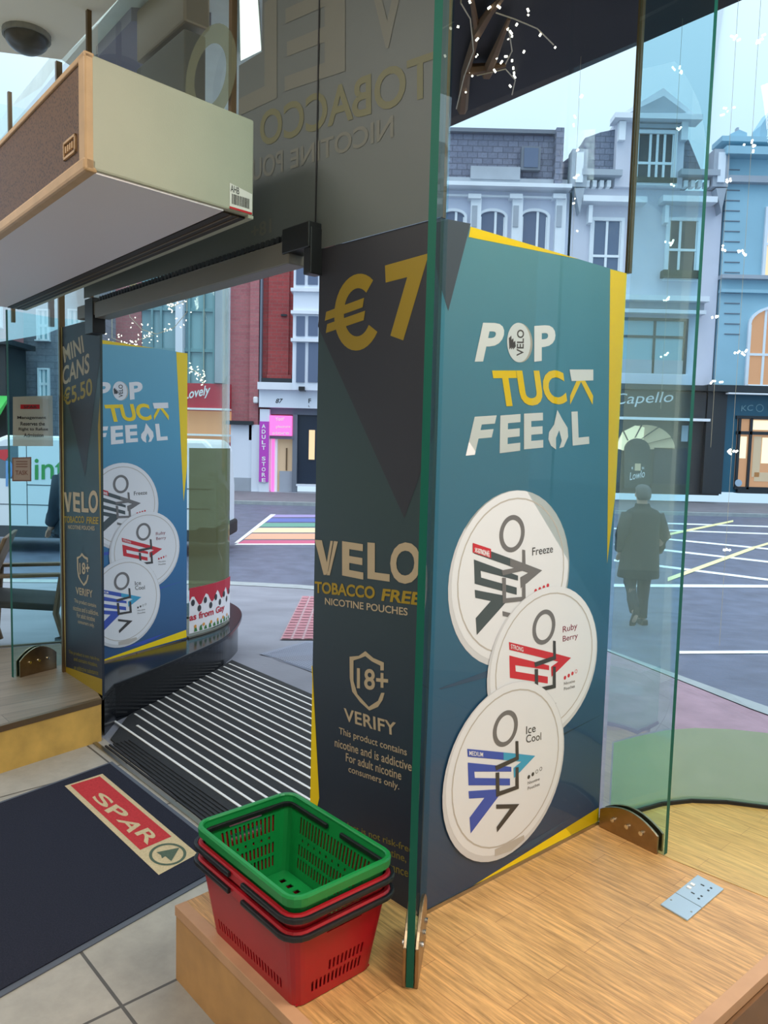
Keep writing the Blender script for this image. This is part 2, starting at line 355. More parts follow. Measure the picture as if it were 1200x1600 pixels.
# ------------------------------------------------------------------ window panes
def pane(name, pts, z0, z1, m, thick=0.012):
    mb = MB()
    for p, q in zip(pts, pts[1:]): mb.add([(p[0], p[1], z0), (q[0], q[1], z0), (q[0], q[1], z1), (p[0], p[1], z1)], [(0, 1, 2, 3)])
    return struct(name, mb, m, smooth=len(pts) > 2)
pane('window_1', [a0, b0], ZP, ZC, 'clear_glass')
pane('window_2', BAYR, ZP, 3.40, 'bay_glass')
pane('window_3', BAYL, ZP, 3.40, 'left_bay_glass')
pane('window_4', [r0 + D * 0.0, l1], 2.15, ZC, 'clear_glass')
pane('window_5', [a0, r0], ZT, ZC, 'clear_glass')
pane('window_6', [l1, l0], ZT, ZC, 'clear_glass')
# frosted band on the right curved glass, olive band on the left
def offs(pts, d):
    out = []
    for i, p in enumerate(pts):
        a = Vector(pts[max(0, i - 1)]); b = Vector(pts[min(len(pts) - 1, i + 1)]); t = (b - a).normalized()
        out.append(Vector(p) + Vector((t.y, -t.x)) * d)
    return out
def bandz(pts, z0, z1):
    mb = MB()
    for p, q in zip(pts, pts[1:]): mb.add([(p[0], p[1], z0), (q[0], q[1], z0), (q[0], q[1], z1), (p[0], p[1], z1)], [(0, 1, 2, 3)])
    return mb
fzr = onplane(1060, 1136, (1.116, 2.742, 0), (0.1, -1, 0)).z
tag(obj('frosted_film', bandz(offs([(0.81, 2.578)] + BAYR[1:], 0.006), ZP + 0.012, fzr), 'frosted_film', smooth=True), 'pale green frosted film along the foot of the right curved window', 'window film')
fzl = onplane(330, 700, (-1.11, 5.28, 0), (0.1, -1, 0)).z
tag(obj('olive_reflection', bandz(offs(BAYL[:6], 0.006), 0.53, fzl), 'olive_reflection_tint', smooth=True), 'olive green band standing in for a reflection on the curved glass behind the far poster', 'window film')  # olive band colours in a reflection on the left glass
# floor channels, mullions
ch = MB()
for p, q in zip(BAYR, BAYR[1:]): ch.slab(p, q, 0.03, ZP, ZP + 0.014)
struct('trim_1', ch, 'black_rubber')
ch = MB()
for p, q in zip(BAYL, BAYL[1:]): ch.slab(p, q, 0.02, ZP, ZP + 0.012)
struct('trim_2', ch, 'aluminium')
struct('trim_3', MB().slab(b0 + N * 0.0, b0 + N * 0.016, 0.016, ZT, ZC), 'bronze')
struct('trim_4', MB().slab(a0 + N * 0.002, a0 + N * 0.014, 0.008, ZT, ZC), 'bronze')
k = 5
for q in ((15, 100), (140, 40), (366, 100)):
    p = onplane(q[0], q[1], (r0.x, r0.y, 0), (N.x, N.y, 0)); p2 = Vector((p.x, p.y))
    struct('trim_%d' % k, MB().slab(p2, p2 + D * 0.02, 0.02, 2.15, ZC), 'bronze'); k += 1
struct('trim_8', MB().slab(l0, l0 + D * 0.02, 0.03, ZP, ZC), 'bronze')
pane('window_7', [l0, (-1.99, 3.95), (-3.6, 4.6)][::1] if False else [l0, (-1.95, 4.42), (-2.6, 5.0)], 2.077, ZC, 'clear_glass')

# ------------------------------------------------------------------ window platforms
def platform(name, label, top, z, mats, edge_from, extra=None):
    t = thing(name, label, 'platform', (top[0][0], top[0][1], 0))
    obj('body', MB().prism(top, 0.0, z - 0.022), mats[1], t)
    obj('top_boards', MB().prism(top, z - 0.022, z), mats[0], t)
    for (i, j, mm, wd) in edge_from:
        p, q = Vector(top[i]), Vector(top[j]); d = (q - p).normalized(); n = Vector((-d.y, d.x))
        obj('edge_trim', MB().prism([p - n * 0.004, q - n * 0.004, q + n * wd, p + n * wd], z - 0.026, z + 0.0025), mm, t, bevel=0.001)
    return t
c1 = Vector((-0.548, 2.024)); c2 = Vector((0.215, 1.170)); c3 = Vector((1.93, 2.60))
rp = [c1, c2, c3, (1.86, 2.40), (1.75, 2.55), (1.60, 2.67), (1.43, 2.75), (1.29, 2.785), (1.16, 2.79), (1.037, 2.757), (0.90, 2.69), (0.76, 2.60), (0.12, 2.05), (-0.211, 2.36)]
pr = platform('window_platform', 'warm oak laminate window platform under the red and green baskets', rp, ZP, ['laminate', 'platform_side'],
              [(0, 1, 'platform_trim', 0.03), (1, 2, 'platform_trim', 0.03)])
cut = b0 + (b0 - a0).normalized() * 0.02
s_ = Vector((1.05, 1.93))
bay_top = MB().prism([(0.79, 2.53), (0.94, 2.33), (1.22, 2.06), (1.85, 2.55)] + [(p[0], p[1] - 0.004) for p in BAYR[::-1][1:]], ZP + 0.0004, ZP + 0.0016)
obj('bay_boards', bay_top, 'laminate_bay', pr, label='paler laminate in the curved bay')
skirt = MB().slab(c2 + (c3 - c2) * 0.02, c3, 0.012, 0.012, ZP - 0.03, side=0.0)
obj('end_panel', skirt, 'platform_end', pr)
lp = [l1 + Vector((0.012, -0.047)), (-1.69, 3.29), (-2.75, 3.70), (-3.2, 4.26), (-2.34, 4.545), (-1.95, 4.72), (-1.69, 5.10), (-1.515, 5.38), (-1.35, 5.50), (-1.235, 5.47), (-1.175, 5.39), (-1.155, 5.28), (-1.175, 5.14), (-1.215, 5.02), (-1.30, 4.85), (-1.66, 4.2)]
pl = platform('window_platform', 'worn wooden window platform beside the far dark poster', lp[::-1], ZP, ['laminate_worn', 'left_side_wood'],
              [(14, 15, 'bronze', 0.02), (13, 14, 'bronze', 0.02)])
# black granite sill of the left bay
gt = [onz(x, y, ZP) for x, y in ((160, 1087), (178, 1068), (250, 1040), (320, 1010), (352, 994), (368, 979), (376, 967), (378, 958), (373, 949), (360, 941), (343, 935))]
gt = [Vector((p.x, p.y)) for p in gt]
def catmull(P, k=5):
    out = []
    for i in range(len(P) - 1):
        p0, p1, p2, p3 = P[max(0, i - 1)], P[i], P[i + 1], P[min(len(P) - 1, i + 2)]
        for j in range(k):
            t = j / k; out.append(.5 * ((2 * p1) + (p2 - p0) * t + (2 * p0 - 5 * p1 + 4 * p2 - p3) * t * t + (3 * p1 - p0 - 3 * p2 + p3) * t ** 3))
    return out + [P[-1]]
gt = [gt[0]] + catmull(gt[1:]) + [Vector((-1.60, 5.95)), Vector((-1.74, 5.45)), Vector((-2.1, 4.85)), Vector((-1.94, 4.74)), Vector((-1.675, 5.12)), Vector((-1.505, 5.40)), Vector((-1.35, 5.525)), Vector((-1.22, 5.495)), Vector((-1.16, 5.40)), Vector((-1.14, 5.28)), Vector((-1.16, 5.14)), Vector((-1.20, 5.01)), Vector((-1.285, 4.84)), Vector((-1.645, 4.19))]
g = thing('granite_sill', 'polished black granite sill curving under the far blue poster', 'sill', (gt[0].x, gt[0].y, 0))
obj('sill_slab', MB().prism(gt, ZP - 0.03, ZP - 0.002), 'granite_black', g, bevel=0.004)
gb = [p + (Vector((-1.5, 5.2)) - p).normalized() * 0.035 for p in gt]
obj('riser', MB().prism(gb, -0.05, ZP - 0.03), 'granite_black', g)
kq = [onz(x, y, 0.10) for x, y in ((164, 1108), (193, 1089), (196, 1075), (175, 1070))]
obj('end_block', MB().prism([(p.x, p.y) for p in kq], 0, 0.12), 'granite_black', g, bevel=0.003)

# ------------------------------------------------------------------ entrance grating
zg = 0.004
gR = r0 + D * -0.30
grate = thing('entrance_mat', 'black entrance mat with white metal strips in the doorway', 'mat', (r0.x, r0.y, 0))
gpoly = [r0 + D * -0.02, l1 + D * -0.05 + N * 0.02, (-1.36, 4.06), (-1.25, 4.50), (-1.08, 4.93), (-1.02, 5.17), r0 + N * 1.29 + D * -0.25, r0 + D * -0.25 + N * 0.02]
obj('rubber_base', MB().prism(gpoly, -0.03, zg), 'grate_black', grate)
def left_end(t):                                                     # how far each strip runs until the granite
    line = [l1 + N * 0.18, Vector((-1.345, 4.10)), Vector((-1.235, 4.53)), Vector((-1.065, 4.95)), Vector((-1.0, 5.19))]
    for p, q in zip(line, line[1:]):
        ta, tb = (p - r0).dot(N), (q - r0).dot(N)
        if ta <= t <= tb: return ((p + (q - p) * ((t - ta) / (tb - ta))) - r0).dot(D)
    return (line[-1] - r0).dot(D)
for i in range(17):
    t = 0.205 + i * 0.0645
    p = r0 + N * t + D * -0.25; q = r0 + N * t + D * (left_end(t) - 0.01)
    obj('strip', MB().slab(p, q, 0.0115, zg - 0.002, zg + 0.003), 'grate_bar', grate)
for i in range(7):
    t = 0.035 + i * 0.02
    obj('rib', MB().slab(r0 + N * t + D * -0.02, r0 + N * t + D * 1.70, 0.009, zg - 0.002, zg + 0.004), 'black_rubber', grate)
obj('frame', MB().slab(r0 + N * 0.012 + D * -0.02, r0 + N * 0.012 + D * 1.78, 0.02, -0.01, zg + 0.002), 'steel', grate)
obj('frame', MB().slab(r0 + N * 1.285 + D * -0.25, r0 + N * 1.285 + D * 1.45, 0.018, -0.03, zg + 0.002), 'aluminium', grate)
mat('white_tile', (226, 226, 222), 0.2, var=0.08, vscale=6)
wt = MB()
for i in range(3): wt.slab(r0 + N * -0.075 + D * (0.42 + i * 0.30), r0 + N * -0.075 + D * (0.716 + i * 0.30), 0.085, 0.0, 0.0015)
struct('threshold_tiles', wt, 'white_tile')

# ------------------------------------------------------------------ door mat with the shop's name
mb0 = Vector((-1.235, 3.454)); mu = Vector((0.675, -0.738)); mv = Vector((-0.66, -0.75)).normalized(); mv = Vector((-0.684, -0.73)).normalized()
mv = (onz(0, 1560, 0) - onz(326, 1375, 0)).to_2d().normalized()
fm = thing('floor_mat', 'dark navy floor mat with a red and beige shop logo', 'mat', (mb0.x, mb0.y, 0))
mq = [mb0, mb0 + mu * 1.115, mb0 + mu * 1.115 + mv * 1.6, mb0 + mv * 1.6]
obj('rubber_border', MB().prism(mq, 0.0, 0.005), 'mat_rubber', fm, bevel=0.002)
def inset(q, d):
    u = (q[1] - q[0]).normalized(); v = (q[3] - q[0]).normalized()
    return [q[0] + u * d + v * d, q[1] - u * d + v * d, q[2] - u * d - v * d, q[3] + u * d - v * d]
obj('carpet', MB().prism(inset(mq, 0.022), 0.005, 0.009), 'mat_carpet', fm)
def mz(x, y, z=0.0095): return onz(x, y, z)
obj('logo_panel', MB().poly([mz(101, 1228), mz(248, 1367), mz(309, 1334), mz(160, 1209)]), 'mat_beige', fm)
obj('logo_red', MB().poly([mz(110, 1227, .0098), mz(219, 1328, .0098), mz(268, 1307, .0098), mz(156, 1213, .0098)]), 'mat_red', fm)
lt = MB()
def ml(x, y): return mz(x / 3.53, 1160 + y / 3.53, .0101)
for ch_, bl_, br_, tl_ in (('S', (503, 305), (578, 365), (560, 272)), ('P', (574, 375), (655, 430), (640, 340)), ('A', (640, 425), (712, 500), (735, 415)), ('R', (740, 500), (815, 566), (815, 470))):
    put_text(lt, ch_, ml(*bl_), ml(*br_), ml(*tl_), bold=0.02)
obj('lettering', lt, 'mat_beige', fm)
emb = MB(); ce_ = Vector((925, 617)); A1 = Vector((88, 22)); A2 = Vector((-42, 50))
def ell(c, a1, a2, k, t0=0, t1=2 * math.pi): return [c + a1 * math.cos(t0 + (t1 - t0) * i / k) + a2 * math.sin(t0 + (t1 - t0) * i / k) for i in range(k + (0 if abs(t1 - t0 - 2 * math.pi) < 1e-6 else 1))]
o1 = [(ce_.x + 104 * math.cos(t) * 0.98 + 16 * math.sin(t), ce_.y + 60 * math.sin(t) - 14 * math.cos(t)) for t in [2 * math.pi * i / 40 for i in range(40)]]
o2 = [(ce_.x + (x - ce_.x) * 0.84, ce_.y + (y - ce_.y) * 0.84) for x, y in o1]
vv = [ml(*p) for p in o1] + [ml(*p) for p in o2]
emb.add(vv, [(i, (i + 1) % 40, 40 + (i + 1) % 40, 40 + i) for i in range(40)])
emb.poly([ml(*p) for p in ((990, 580), (945, 655), (912, 628), (893, 640), (888, 622), (862, 606))])
obj('emblem', emb, 'mat_green', fm)

# ------------------------------------------------------------------ promotional boards
class Board:
    def __init__(s, p, q, nrm, z0, z1):
        s.u = (Vector(q) - Vector(p)).normalized(); s.w = (Vector(q) - Vector(p)).length; s.z0 = z0; s.h = z1 - z0
        s.n = Vector(nrm).normalized(); s.p = Vector((p[0], p[1], z0))
        s.m = Matrix(((s.u.x, 0, s.n.x, p[0]), (s.u.y, 0, s.n.y, p[1]), (0, 1, 0, z0), (0, 0, 0, 1)))
    def uv(s, x, y):
        P = onplane(x, y, s.p, (s.n.x, s.n.y, 0)) - s.p
        return (P.x * s.u.x + P.y * s.u.y, P.z)
def flat(pts, z): return [Vector((p[0], p[1], z)) for p in pts]
def clip_uv(pts, w, h): return [(min(max(p[0], 0), w), min(max(p[1], 0), h)) for p in pts]
def ring_mesh(mb, c, rx_, ry_, tx, ty, z, k=40):
    v = [Vector((c[0] + rx_ * math.cos(2 * math.pi * i / k), c[1] + ry_ * math.sin(2 * math.pi * i / k), z)) for i in range(k)]
    v += [Vector((c[0] + tx * math.cos(2 * math.pi * i / k), c[1] + ty * math.sin(2 * math.pi * i / k), z)) for i in range(k)]
    mb.add(v, [(i, (i + 1) % k, k + (i + 1) % k, k + i) for i in range(k)])
def disc(mb, c, rx_, ry_, z, k=48): mb.poly([Vector((c[0] + rx_ * math.cos(2 * math.pi * i / k), c[1] + ry_ * math.sin(2 * math.pi * i / k), z)) for i in range(k)])

B1 = Board(a0, b0, (0.653, -0.757), ZP, ZT)
t1 = thing('poster_board', 'blue green poster board with round white cans, facing the bay right of the glass fin', 'poster', matrix=B1.m)
W1, H1 = B1.w, B1.h
obj('panel', MB().box((0, 0.012, -0.012), (W1, H1, 0)), 'pop_face', t1, local=True)
obj('foot_rail', MB().box((0, 0, -0.014), (W1, 0.012, 0.004)), 'steel', t1, local=True)
U = B1.uv
POP_PARTS = []
def popart(name, mb, m, label=None):
    o = obj(name, mb, m, t1, local=True, label=label); POP_PARTS.append((name, o, label)); return o
for pts in ([U(735, 349), U(905, 397), U(732, 370)], [U(953, 420), (W1, U(975, 423)[1]), (W1, U(957, 760)[1] - .02), U(948, 880)], [U(690, 1424), U(935, 1261), (W1, U(935, 1284)[1] + 0.004), U(680, 1431)]):
    popart('yellow_border', MB().poly(flat(clip_uv(pts, W1, H1), .0006)), 'yellow_ink')
dt = MB().poly(flat([(0, H1), U(735, 349), U(700, 486), (0, U(684, 440)[1])], .0006))
popart('grey_triangle', dt, 'slate_ink')
hd = MB()
z3 = .0012
def tq(mb, s, bl, br, tl, b=0.03, sp=1.0, z=z3): put_text(mb, s, flat([U(*bl)], z)[0], flat([U(*br)], z)[0], flat([U(*tl)], z)[0], bold=b, spacing=sp)
tq(hd, 'P', (741, 565), (778, 545 + 19), (754, 504), .04); popart('headline_letter', hd, 'white_ink')
hd = MB(); tq(hd, 'P', (834, 565), (867, 561), (834, 509), .04); popart('headline_letter', hd, 'white_ink')
cn = MB(); c = U(810, 535); e1 = U(828, 535)[0] - c[0]; e2 = U(810, 504)[1] - c[1]
disc(cn, (c[0] + .006, c[1]), e1 * 1.08, e2, .0010); popart('can_edge', cn, 'can_groove')
cn = MB(); disc(cn, c, e1, e2, .0014); popart('small_can', cn, 'can_white')
cn = MB(); put_text(cn, 'VELO', flat([U(817, 556)], .0018)[0], flat([U(818, 515)], .0018)[0], flat([U(806, 556)], .0018)[0], bold=.02)
for i in range(3): cn.poly(flat([U(794 + 3 * i, 528 + i * 4), U(798 + 3 * i, 524 + i * 4), U(799 + 3 * i, 541), U(795 + 3 * i, 546)], .0018))
popart('small_can_print', cn, 'ink_black')
hd = MB(); tq(hd, 'TUC', (777, 636), (886, 631), (768, 578), .035); popart('headline_yellow', hd, 'yellow_ink')
hd = MB(); hd.poly(flat([U(890, 632), U(907, 596), U(925, 632), U(926, 618), U(910, 588), U(903, 588), U(890, 618)], z3)); popart('headline_letter', hd, 'yellow_ink')
hd = MB(); hd.poly(flat([U(889, 577), U(926, 577), U(926, 594), U(892, 595)], .0016)); popart('pouch', hd, 'white_ink')
hd = MB(); tq(hd, 'F', (727, 712), (762, 708), (741, 651), .04); popart('headline_letter', hd, 'white_ink')
hd = MB(); tq(hd, 'E', (780, 708), (812, 704), (781, 649), .04); popart('headline_letter', hd, 'white_ink')
hd = MB(); tq(hd, 'E', (818, 702), (848, 699), (818, 646), .04); popart('headline_letter', hd, 'white_ink')
hd = MB(); tq(hd, 'L', (894, 696), (920, 693), (892, 643), .04); popart('headline_letter', hd, 'white_ink')
fl = MB().poly(flat([U(*q) for q in ((870, 640), (878, 655), (886, 668), (887, 682), (880, 698), (873, 700), (877, 688), (873, 672), (868, 684), (868, 702), (860, 696), (856, 686), (857, 675), (865, 663))], z3))
popart('flame_mark', fl, 'white_ink')
# the three cans
def crop(x, y): return U(660 + x / 2.425, 740 + y / 2.425)
def canart(center_px, ext, ocen, bar, name_lines, strength, dots, base, tipmat, flavour_at):
    cx, cy = crop(*center_px); rx_ = (crop(ext[1], center_px[1])[0] - crop(ext[0], center_px[1])[0]) / 2; ry_ = (crop(center_px[0], ext[2])[1] - crop(center_px[0], ext[3])[1]) / 2
    cx = (crop(ext[0], center_px[1])[0] + crop(ext[1], center_px[1])[0]) / 2
    z = base
    mb = MB(); v = []
    disc(mb, (cx, cy), rx_, ry_, z); popart('can_side', mb, 'can_rim')
    mb = MB(); disc(mb, (cx + .003, cy + .008), rx_ * .965, ry_ * .965, z + .0003); popart('can_lid', mb, 'can_white')
    mb = MB(); ring_mesh(mb, (cx + .003, cy + .008), rx_ * .885, ry_ * .885, rx_ * .868, ry_ * .868, z + .0006); popart('lid_groove', mb, 'can_groove')
    oc = crop(*ocen); ref = crop(308, 963)
    du, dv_ = oc[0] - ref[0], oc[1] - ref[1]
    def X(pts): return flat([(crop(*p)[0] + du, crop(*p)[1] + dv_) for p in pts], z + .0009)
    mb = MB(); a_ = crop(354, 963)[0] - ref[0]; b_ = crop(308, 896)[1] - ref[1]
    ring_mesh(mb, oc, a_, b_, a_ * .70, b_ * .74, z + .0009); popart('letter_o', mb, 'ink_grey')
    mb = MB()
    mb.poly(X([(163, 1040), (350, 1058), (420, 1066), (362, 1128), (345, 1122), (368, 1088), (350, 1086), (165, 1070)]))
    mb.poly(X([(165, 1092), (330, 1108), (330, 1126), (190, 1126), (192, 1150), (325, 1152), (325, 1178), (168, 1178)]))
    mb.poly(X([(168, 1200), (285, 1192), (285, 1215), (176, 1360), (172, 1300), (228, 1225), (170, 1228)]))
    popart('arrow_mark', mb, bar)
    mb = MB(); mb.poly([Vector((p.x, p.y, z + .0012)) for p in X([(300, 1053), (420, 1066), (340, 1150), (338, 1112), (368, 1088), (300, 1082)])]); popart('arrow_tip', mb, tipmat)
    mb = MB()
    for pts in ([(345, 1010), (356, 1010), (358, 1080), (272, 1122), (268, 1105), (346, 1070)], [(270, 1130), (284, 1128), (285, 1200), (345, 1180), (345, 1110), (357, 1108), (358, 1190), (272, 1222)], [(272, 1250), (360, 1248), (276, 1355), (274, 1335), (325, 1265), (273, 1266)]):
        mb.poly([Vector((p.x, p.y, z + .0015)) for p in X(pts)])
    popart('letters_vel', mb, 'ink_black' if bar != 'ink_dark_green' else 'ink_grey')
    mb = MB(); q = X([(170, 1064), (222, 1070), (170, 1047)]); q = [Vector((p.x, p.y, z + .0018)) for p in q]; put_text(mb, strength, q[0], q[1], q[2], bold=.01); popart('strength_text', mb, 'white_ink')
    mb = MB()
    for s, bl, br, tl in name_lines: put_text(mb, s, *flat([crop(*bl), crop(*br), crop(*tl)], z + .0009), bold=.005)
    popart('flavour_text', mb, 'ink_maroon' if bar == 'ink_red' else 'ink_black')
    mb = MB(); d0 = crop(396, 1146); 
    for i in range(4):
        cc = (d0[0] + du + i * .0195, d0[1] + dv_ + i * .0035)
        if i < dots: disc(mb, cc, .0065, .0065, z + .0009, 12)
        else: ring_mesh(mb, cc, .0065, .0065, .0048, .0048, z + .0009, 12)
    popart('strength_dots', mb, 'ink_red' if bar != 'ink_blue' else 'ink_black')
    mb = MB()
    for s, bl, br, tl in (('Nicotine', (392, 1175), (437, 1158), (392, 1164)), ('Pouches', (392, 1196), (437, 1178), (392, 1184))): put_text(mb, s, *X([bl, br, tl]), bold=.01)
    popart('small_text', mb, 'ink_grey')
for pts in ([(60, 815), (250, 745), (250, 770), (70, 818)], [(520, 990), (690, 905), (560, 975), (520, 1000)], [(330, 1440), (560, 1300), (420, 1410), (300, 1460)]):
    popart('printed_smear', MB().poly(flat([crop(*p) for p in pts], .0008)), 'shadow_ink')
canart((325, 400), (97, 553, 66, 730), (338, 227), 'ink_dark_green', [('Freeze', (414, 310), (492, 298), (414, 280))], 'X-STRONG', 4, .0010, 'ink_grey', None)
mb = MB().poly(flat([crop(188, 262), crop(257, 285), crop(257, 320), crop(188, 298)], .0026)); popart('strength_flag', mb, 'ink_red')
mb = MB(); put_text(mb, 'X-STRONG', *flat([crop(194, 298), crop(250, 310), crop(194, 280)], .003), bold=.01); popart('strength_text', mb, 'white_ink')
canart((450, 725), (243, 655, 430, 1010), (456, 580), 'ink_red', [('Ruby', (527, 608), (582, 592), (527, 578)), ('Berry', (527, 642), (584, 628), (527, 614))], 'STRONG', 3, .0034, 'ink_red', None)
canart((300, 1130), (73, 526, 803, 1455), (308, 963), 'ink_blue', [('Ice', (386, 985), (422, 975), (386, 955)), ('Cool', (386, 1018), (443, 1006), (386, 988))], 'MEDIUM', 2, .0058, 'ink_cyan', None)
mb = MB(); mb.poly(flat([crop(268, 1420), crop(378, 1365), crop(380, 1382), crop(330, 1425), crop(268, 1445)], .0066)); popart('lid_tab', mb, 'can_groove')

B2 = Board(r0, a0, (-0.723, -0.69), ZP, ZT)
t2 = thing('poster_board', 'dark teal poster board with large yellow price, left of the glass fin', 'poster', matrix=B2.m)
W2, H2 = B2.w, B2.h; U2 = B2.uv
obj('panel', MB().box((0, 0, -0.012), (W2, H2, 0)), 'dark_face', t2, local=True)
obj('grey_triangle', MB().poly(flat([(0, H2), (W2, H2), (W2, U2(662, 680)[1]), U2(632, 810), U2(497, 510), (0, U2(497, 500)[1])], .0006)), 'charcoal_ink', t2, local=True)
mb = MB(); z3 = .0012
def dq(mb, s, bl, br, tl, b=0.03, sp=1.0, Uf=U2): put_text(mb, s, *flat([Uf(*bl), Uf(*br), Uf(*tl)], .0012), bold=b, spacing=sp)
def euro(mb, bl, br, tl, Uf, z=.0012):
    o = Vector((*Uf(*bl), z)); ex = Vector((*Uf(*br), z)) - o; ey = Vector((*Uf(*tl), z)) - o
    def E(x, y, dz=0): return o + ex * x + ey * y + Vector((0, 0, dz))
    n = 28; a0_, a1_ = math.radians(42), math.radians(318); v = []
    for i in range(n + 1):
        a = a0_ + (a1_ - a0_) * i / n; v.append(E(.60 + .40 * math.cos(a) * 1.05, .5 + .5 * math.sin(a)))
    for i in range(n + 1):
        a = a0_ + (a1_ - a0_) * i / n; v.append(E(.60 + .23 * math.cos(a) * 1.05, .5 + .315 * math.sin(a)))
    mb.add(v, [(i, i + 1, n + 2 + i, n + 1 + i) for i in range(n)])
    for y in (.37, .54): mb.poly([E(0, y, .0004), E(.70, y, .0004), E(.74, y + .115, .0004), E(.04, y + .115, .0004)])
euro(mb, (513, 562), (600, 536), (504, 450), U2); obj('euro_sign', mb, 'mustard_ink', t2, local=True)
mb = MB(); dq(mb, '7', (607, 536), (676, 524), (602, 415), .04)
obj('price_figure', mb, 'mustard_ink', t2, local=True)
yl = MB().poly(flat([(0, 0.02), U2(499, 1247), U2(487, 1040), (0, U2(487, 1040)[1])], .0006)); obj('yellow_border', yl, 'yellow_ink', t2, local=True)
DARK_PARTS = []
def dk(name, mb, m):
    o = obj(name, mb, m, t2, local=True); DARK_PARTS.append((name, o))
def z2(x, y): return (460 + x / 2.425, 800 + y / 2.425)
for k, pts in enumerate(([(78, 105), (105, 107), (124, 190), (138, 109), (147, 110), (127, 230), (121, 238), (112, 238)], [(151, 110), (166, 112), (135, 240), (123, 239), (130, 222)])):
    dk('brand_letter', MB().poly(flat([U2(*z2(*p)) for p in pts], .0012)), 'tan_ink')
for s, bl, br, tl, b in (('E', (182, 240), (262, 256), (182, 110), .03), ('L', (278, 252), (362, 264), (278, 115), .03), ('O', (364, 272), (480, 272), (364, 118), .03)):
    mb = MB(); dq(mb, s, z2(*bl), z2(*br), z2(*tl), b); dk('brand_letter', mb, 'tan_ink')
mb = MB(); dq(mb, 'TOBACCO', z2(78, 306), z2(306, 330), z2(78, 262), .03); dk('tobacco_text', mb, 'mustard_ink')
mb = MB(); dq(mb, 'FREE', z2(330, 336), z2(476, 354), z2(337, 290), .03); dk('free_text', mb, 'mustard_ink')
mb = MB(); dq(mb, 'NICOTINE POUCHES', z2(117, 350), z2(430, 393), z2(117, 324), .015); dk('pouches_text', mb, 'tan_ink')
mb = MB(); sp_ = [(270, 527), (300, 553), (340, 570), (340, 600), (327, 600), (327, 582), (295, 566), (270, 546), (248, 555), (225, 562), (225, 640), (240, 690), (283, 738), (318, 715), (330, 685), (343, 685), (335, 712), (318, 738), (285, 752), (250, 720), (220, 680), (211, 630), (210, 548), (245, 545)]
mb.poly(flat([U2(*z2(*p)) for p in sp_], .0012)); dk('age_shield', mb, 'tan_ink')
mb = MB(); dq(mb, '18+', z2(238, 668), z2(356, 682), z2(238, 590), .02); dk('age_text', mb, 'tan_ink')
mb = MB(); dq(mb, 'VERIFY', z2(190, 790), z2(388, 850), z2(188, 742), .02, 1.05); dk('verify_text', mb, 'tan_ink')
mb = MB()
for s, bl, br, tl in (('This product contains', (170, 848), (427, 932), (170, 815)), ('nicotine and is addictive.', (154, 888), (452, 985), (154, 856)), ('For adult nicotine', (196, 944), (406, 1016), (196, 912)), ('consumers only.', (206, 992), (398, 1060), (206, 960))):
    dq(mb, s, z2(*bl), z2(*br), z2(*tl), .008)
dk('warning_text', mb, 'tan_ink')
mb = MB()
for s, bl, br, tl in (('This product is not risk-free', (95, 1165), (450, 1302), (95, 1135)), ('and contains nicotine,', (150, 1222), (425, 1332), (150, 1192)), ('an addictive substance', (150, 1276), (432, 1384), (150, 1246))):
    dq(mb, s, z2(*bl), z2(*br), z2(*tl), .008)
dk('lower_text', mb, 'dull_yellow')

# far boards: the same print, another top
def copy_parts(parts, parent, sx, sy, swap={}):
    for p in parts:
        o = p[1].copy(); COL.objects.link(o); o.parent = parent; o.matrix_parent_inverse = Matrix(); o.matrix_basis = Matrix.Diagonal((sx, sy, 1, 1))
        if o.data.materials[0].name in swap:
            o.data = o.data.copy(); o.data.materials[0] = M[swap[o.data.materials[0].name]]
B3 = Board(lc, lb, (0.856, -0.517), ZP, 2.045)
t3 = thing('poster_board', 'bright blue poster board with round white cans above the granite sill', 'poster', matrix=B3.m)
obj('panel', MB().box((0, 0.0, -0.012), (B3.w, B3.h, 0)), 'far_pop_face', t3, local=True)
copy_parts(POP_PARTS, t3, B3.w / W1, B3.h / H1, {'shadow_ink': 'ink_blue'})
B4 = Board(l0, l1, (-0.743, -0.67), ZP, ZT)
t4 = thing('poster_board', 'narrow dark poster board headed MINI CANS beside the doorway', 'poster', matrix=B4.m)
W4, H4 = B4.w, B4.h; U4 = B4.uv
obj('panel', MB().box((0, 0, -0.012), (W4, H4, 0)), 'dark_face', t4, local=True)
obj('grey_triangle', MB().poly(flat([(0.01, H4), (W4, H4), (W4, U4(154, 560)[1]), U4(133, 745), U4(97, 590), (0.01, U4(97, 560)[1])], .0006)), 'charcoal_ink', t4, local=True)
for s, bl, br, tl in (('MINI', (101, 567), (132, 550), (98, 542)), ('CANS', (98, 603), (140, 582), (98, 574))):
    mb = MB(); dq(mb, s, bl, br, tl, .02, 1.0, U4); obj('mini_cans_text', mb, 'tan_ink', t4, local=True)
mb = MB(); dq(mb, '\u20ac5.50', (100, 635), (145, 617), (99, 608), .02, 1.0, U4); obj('price', mb, 'mustard_ink', t4, local=True)
obj('yellow_border', MB().poly(flat([(0, 0.03), (W4, 0.085), (W4, 0.0), (0, 0.0)], .0006)), 'mustard_ink', t4, local=True)
obj('yellow_border', MB().poly(flat([(W4 - .03, H4 * .72), (W4, H4 * .80), (W4, H4 * .3)], .0006)), 'mustard_ink', t4, local=True)
copy_parts(DARK_PARTS, t4, W4 / W2, H4 / H2)
obj('side_frame', MB().box((-0.012, 0, -0.014), (0.0, H4, 0.006)), 'board_edge', t4, local=True)

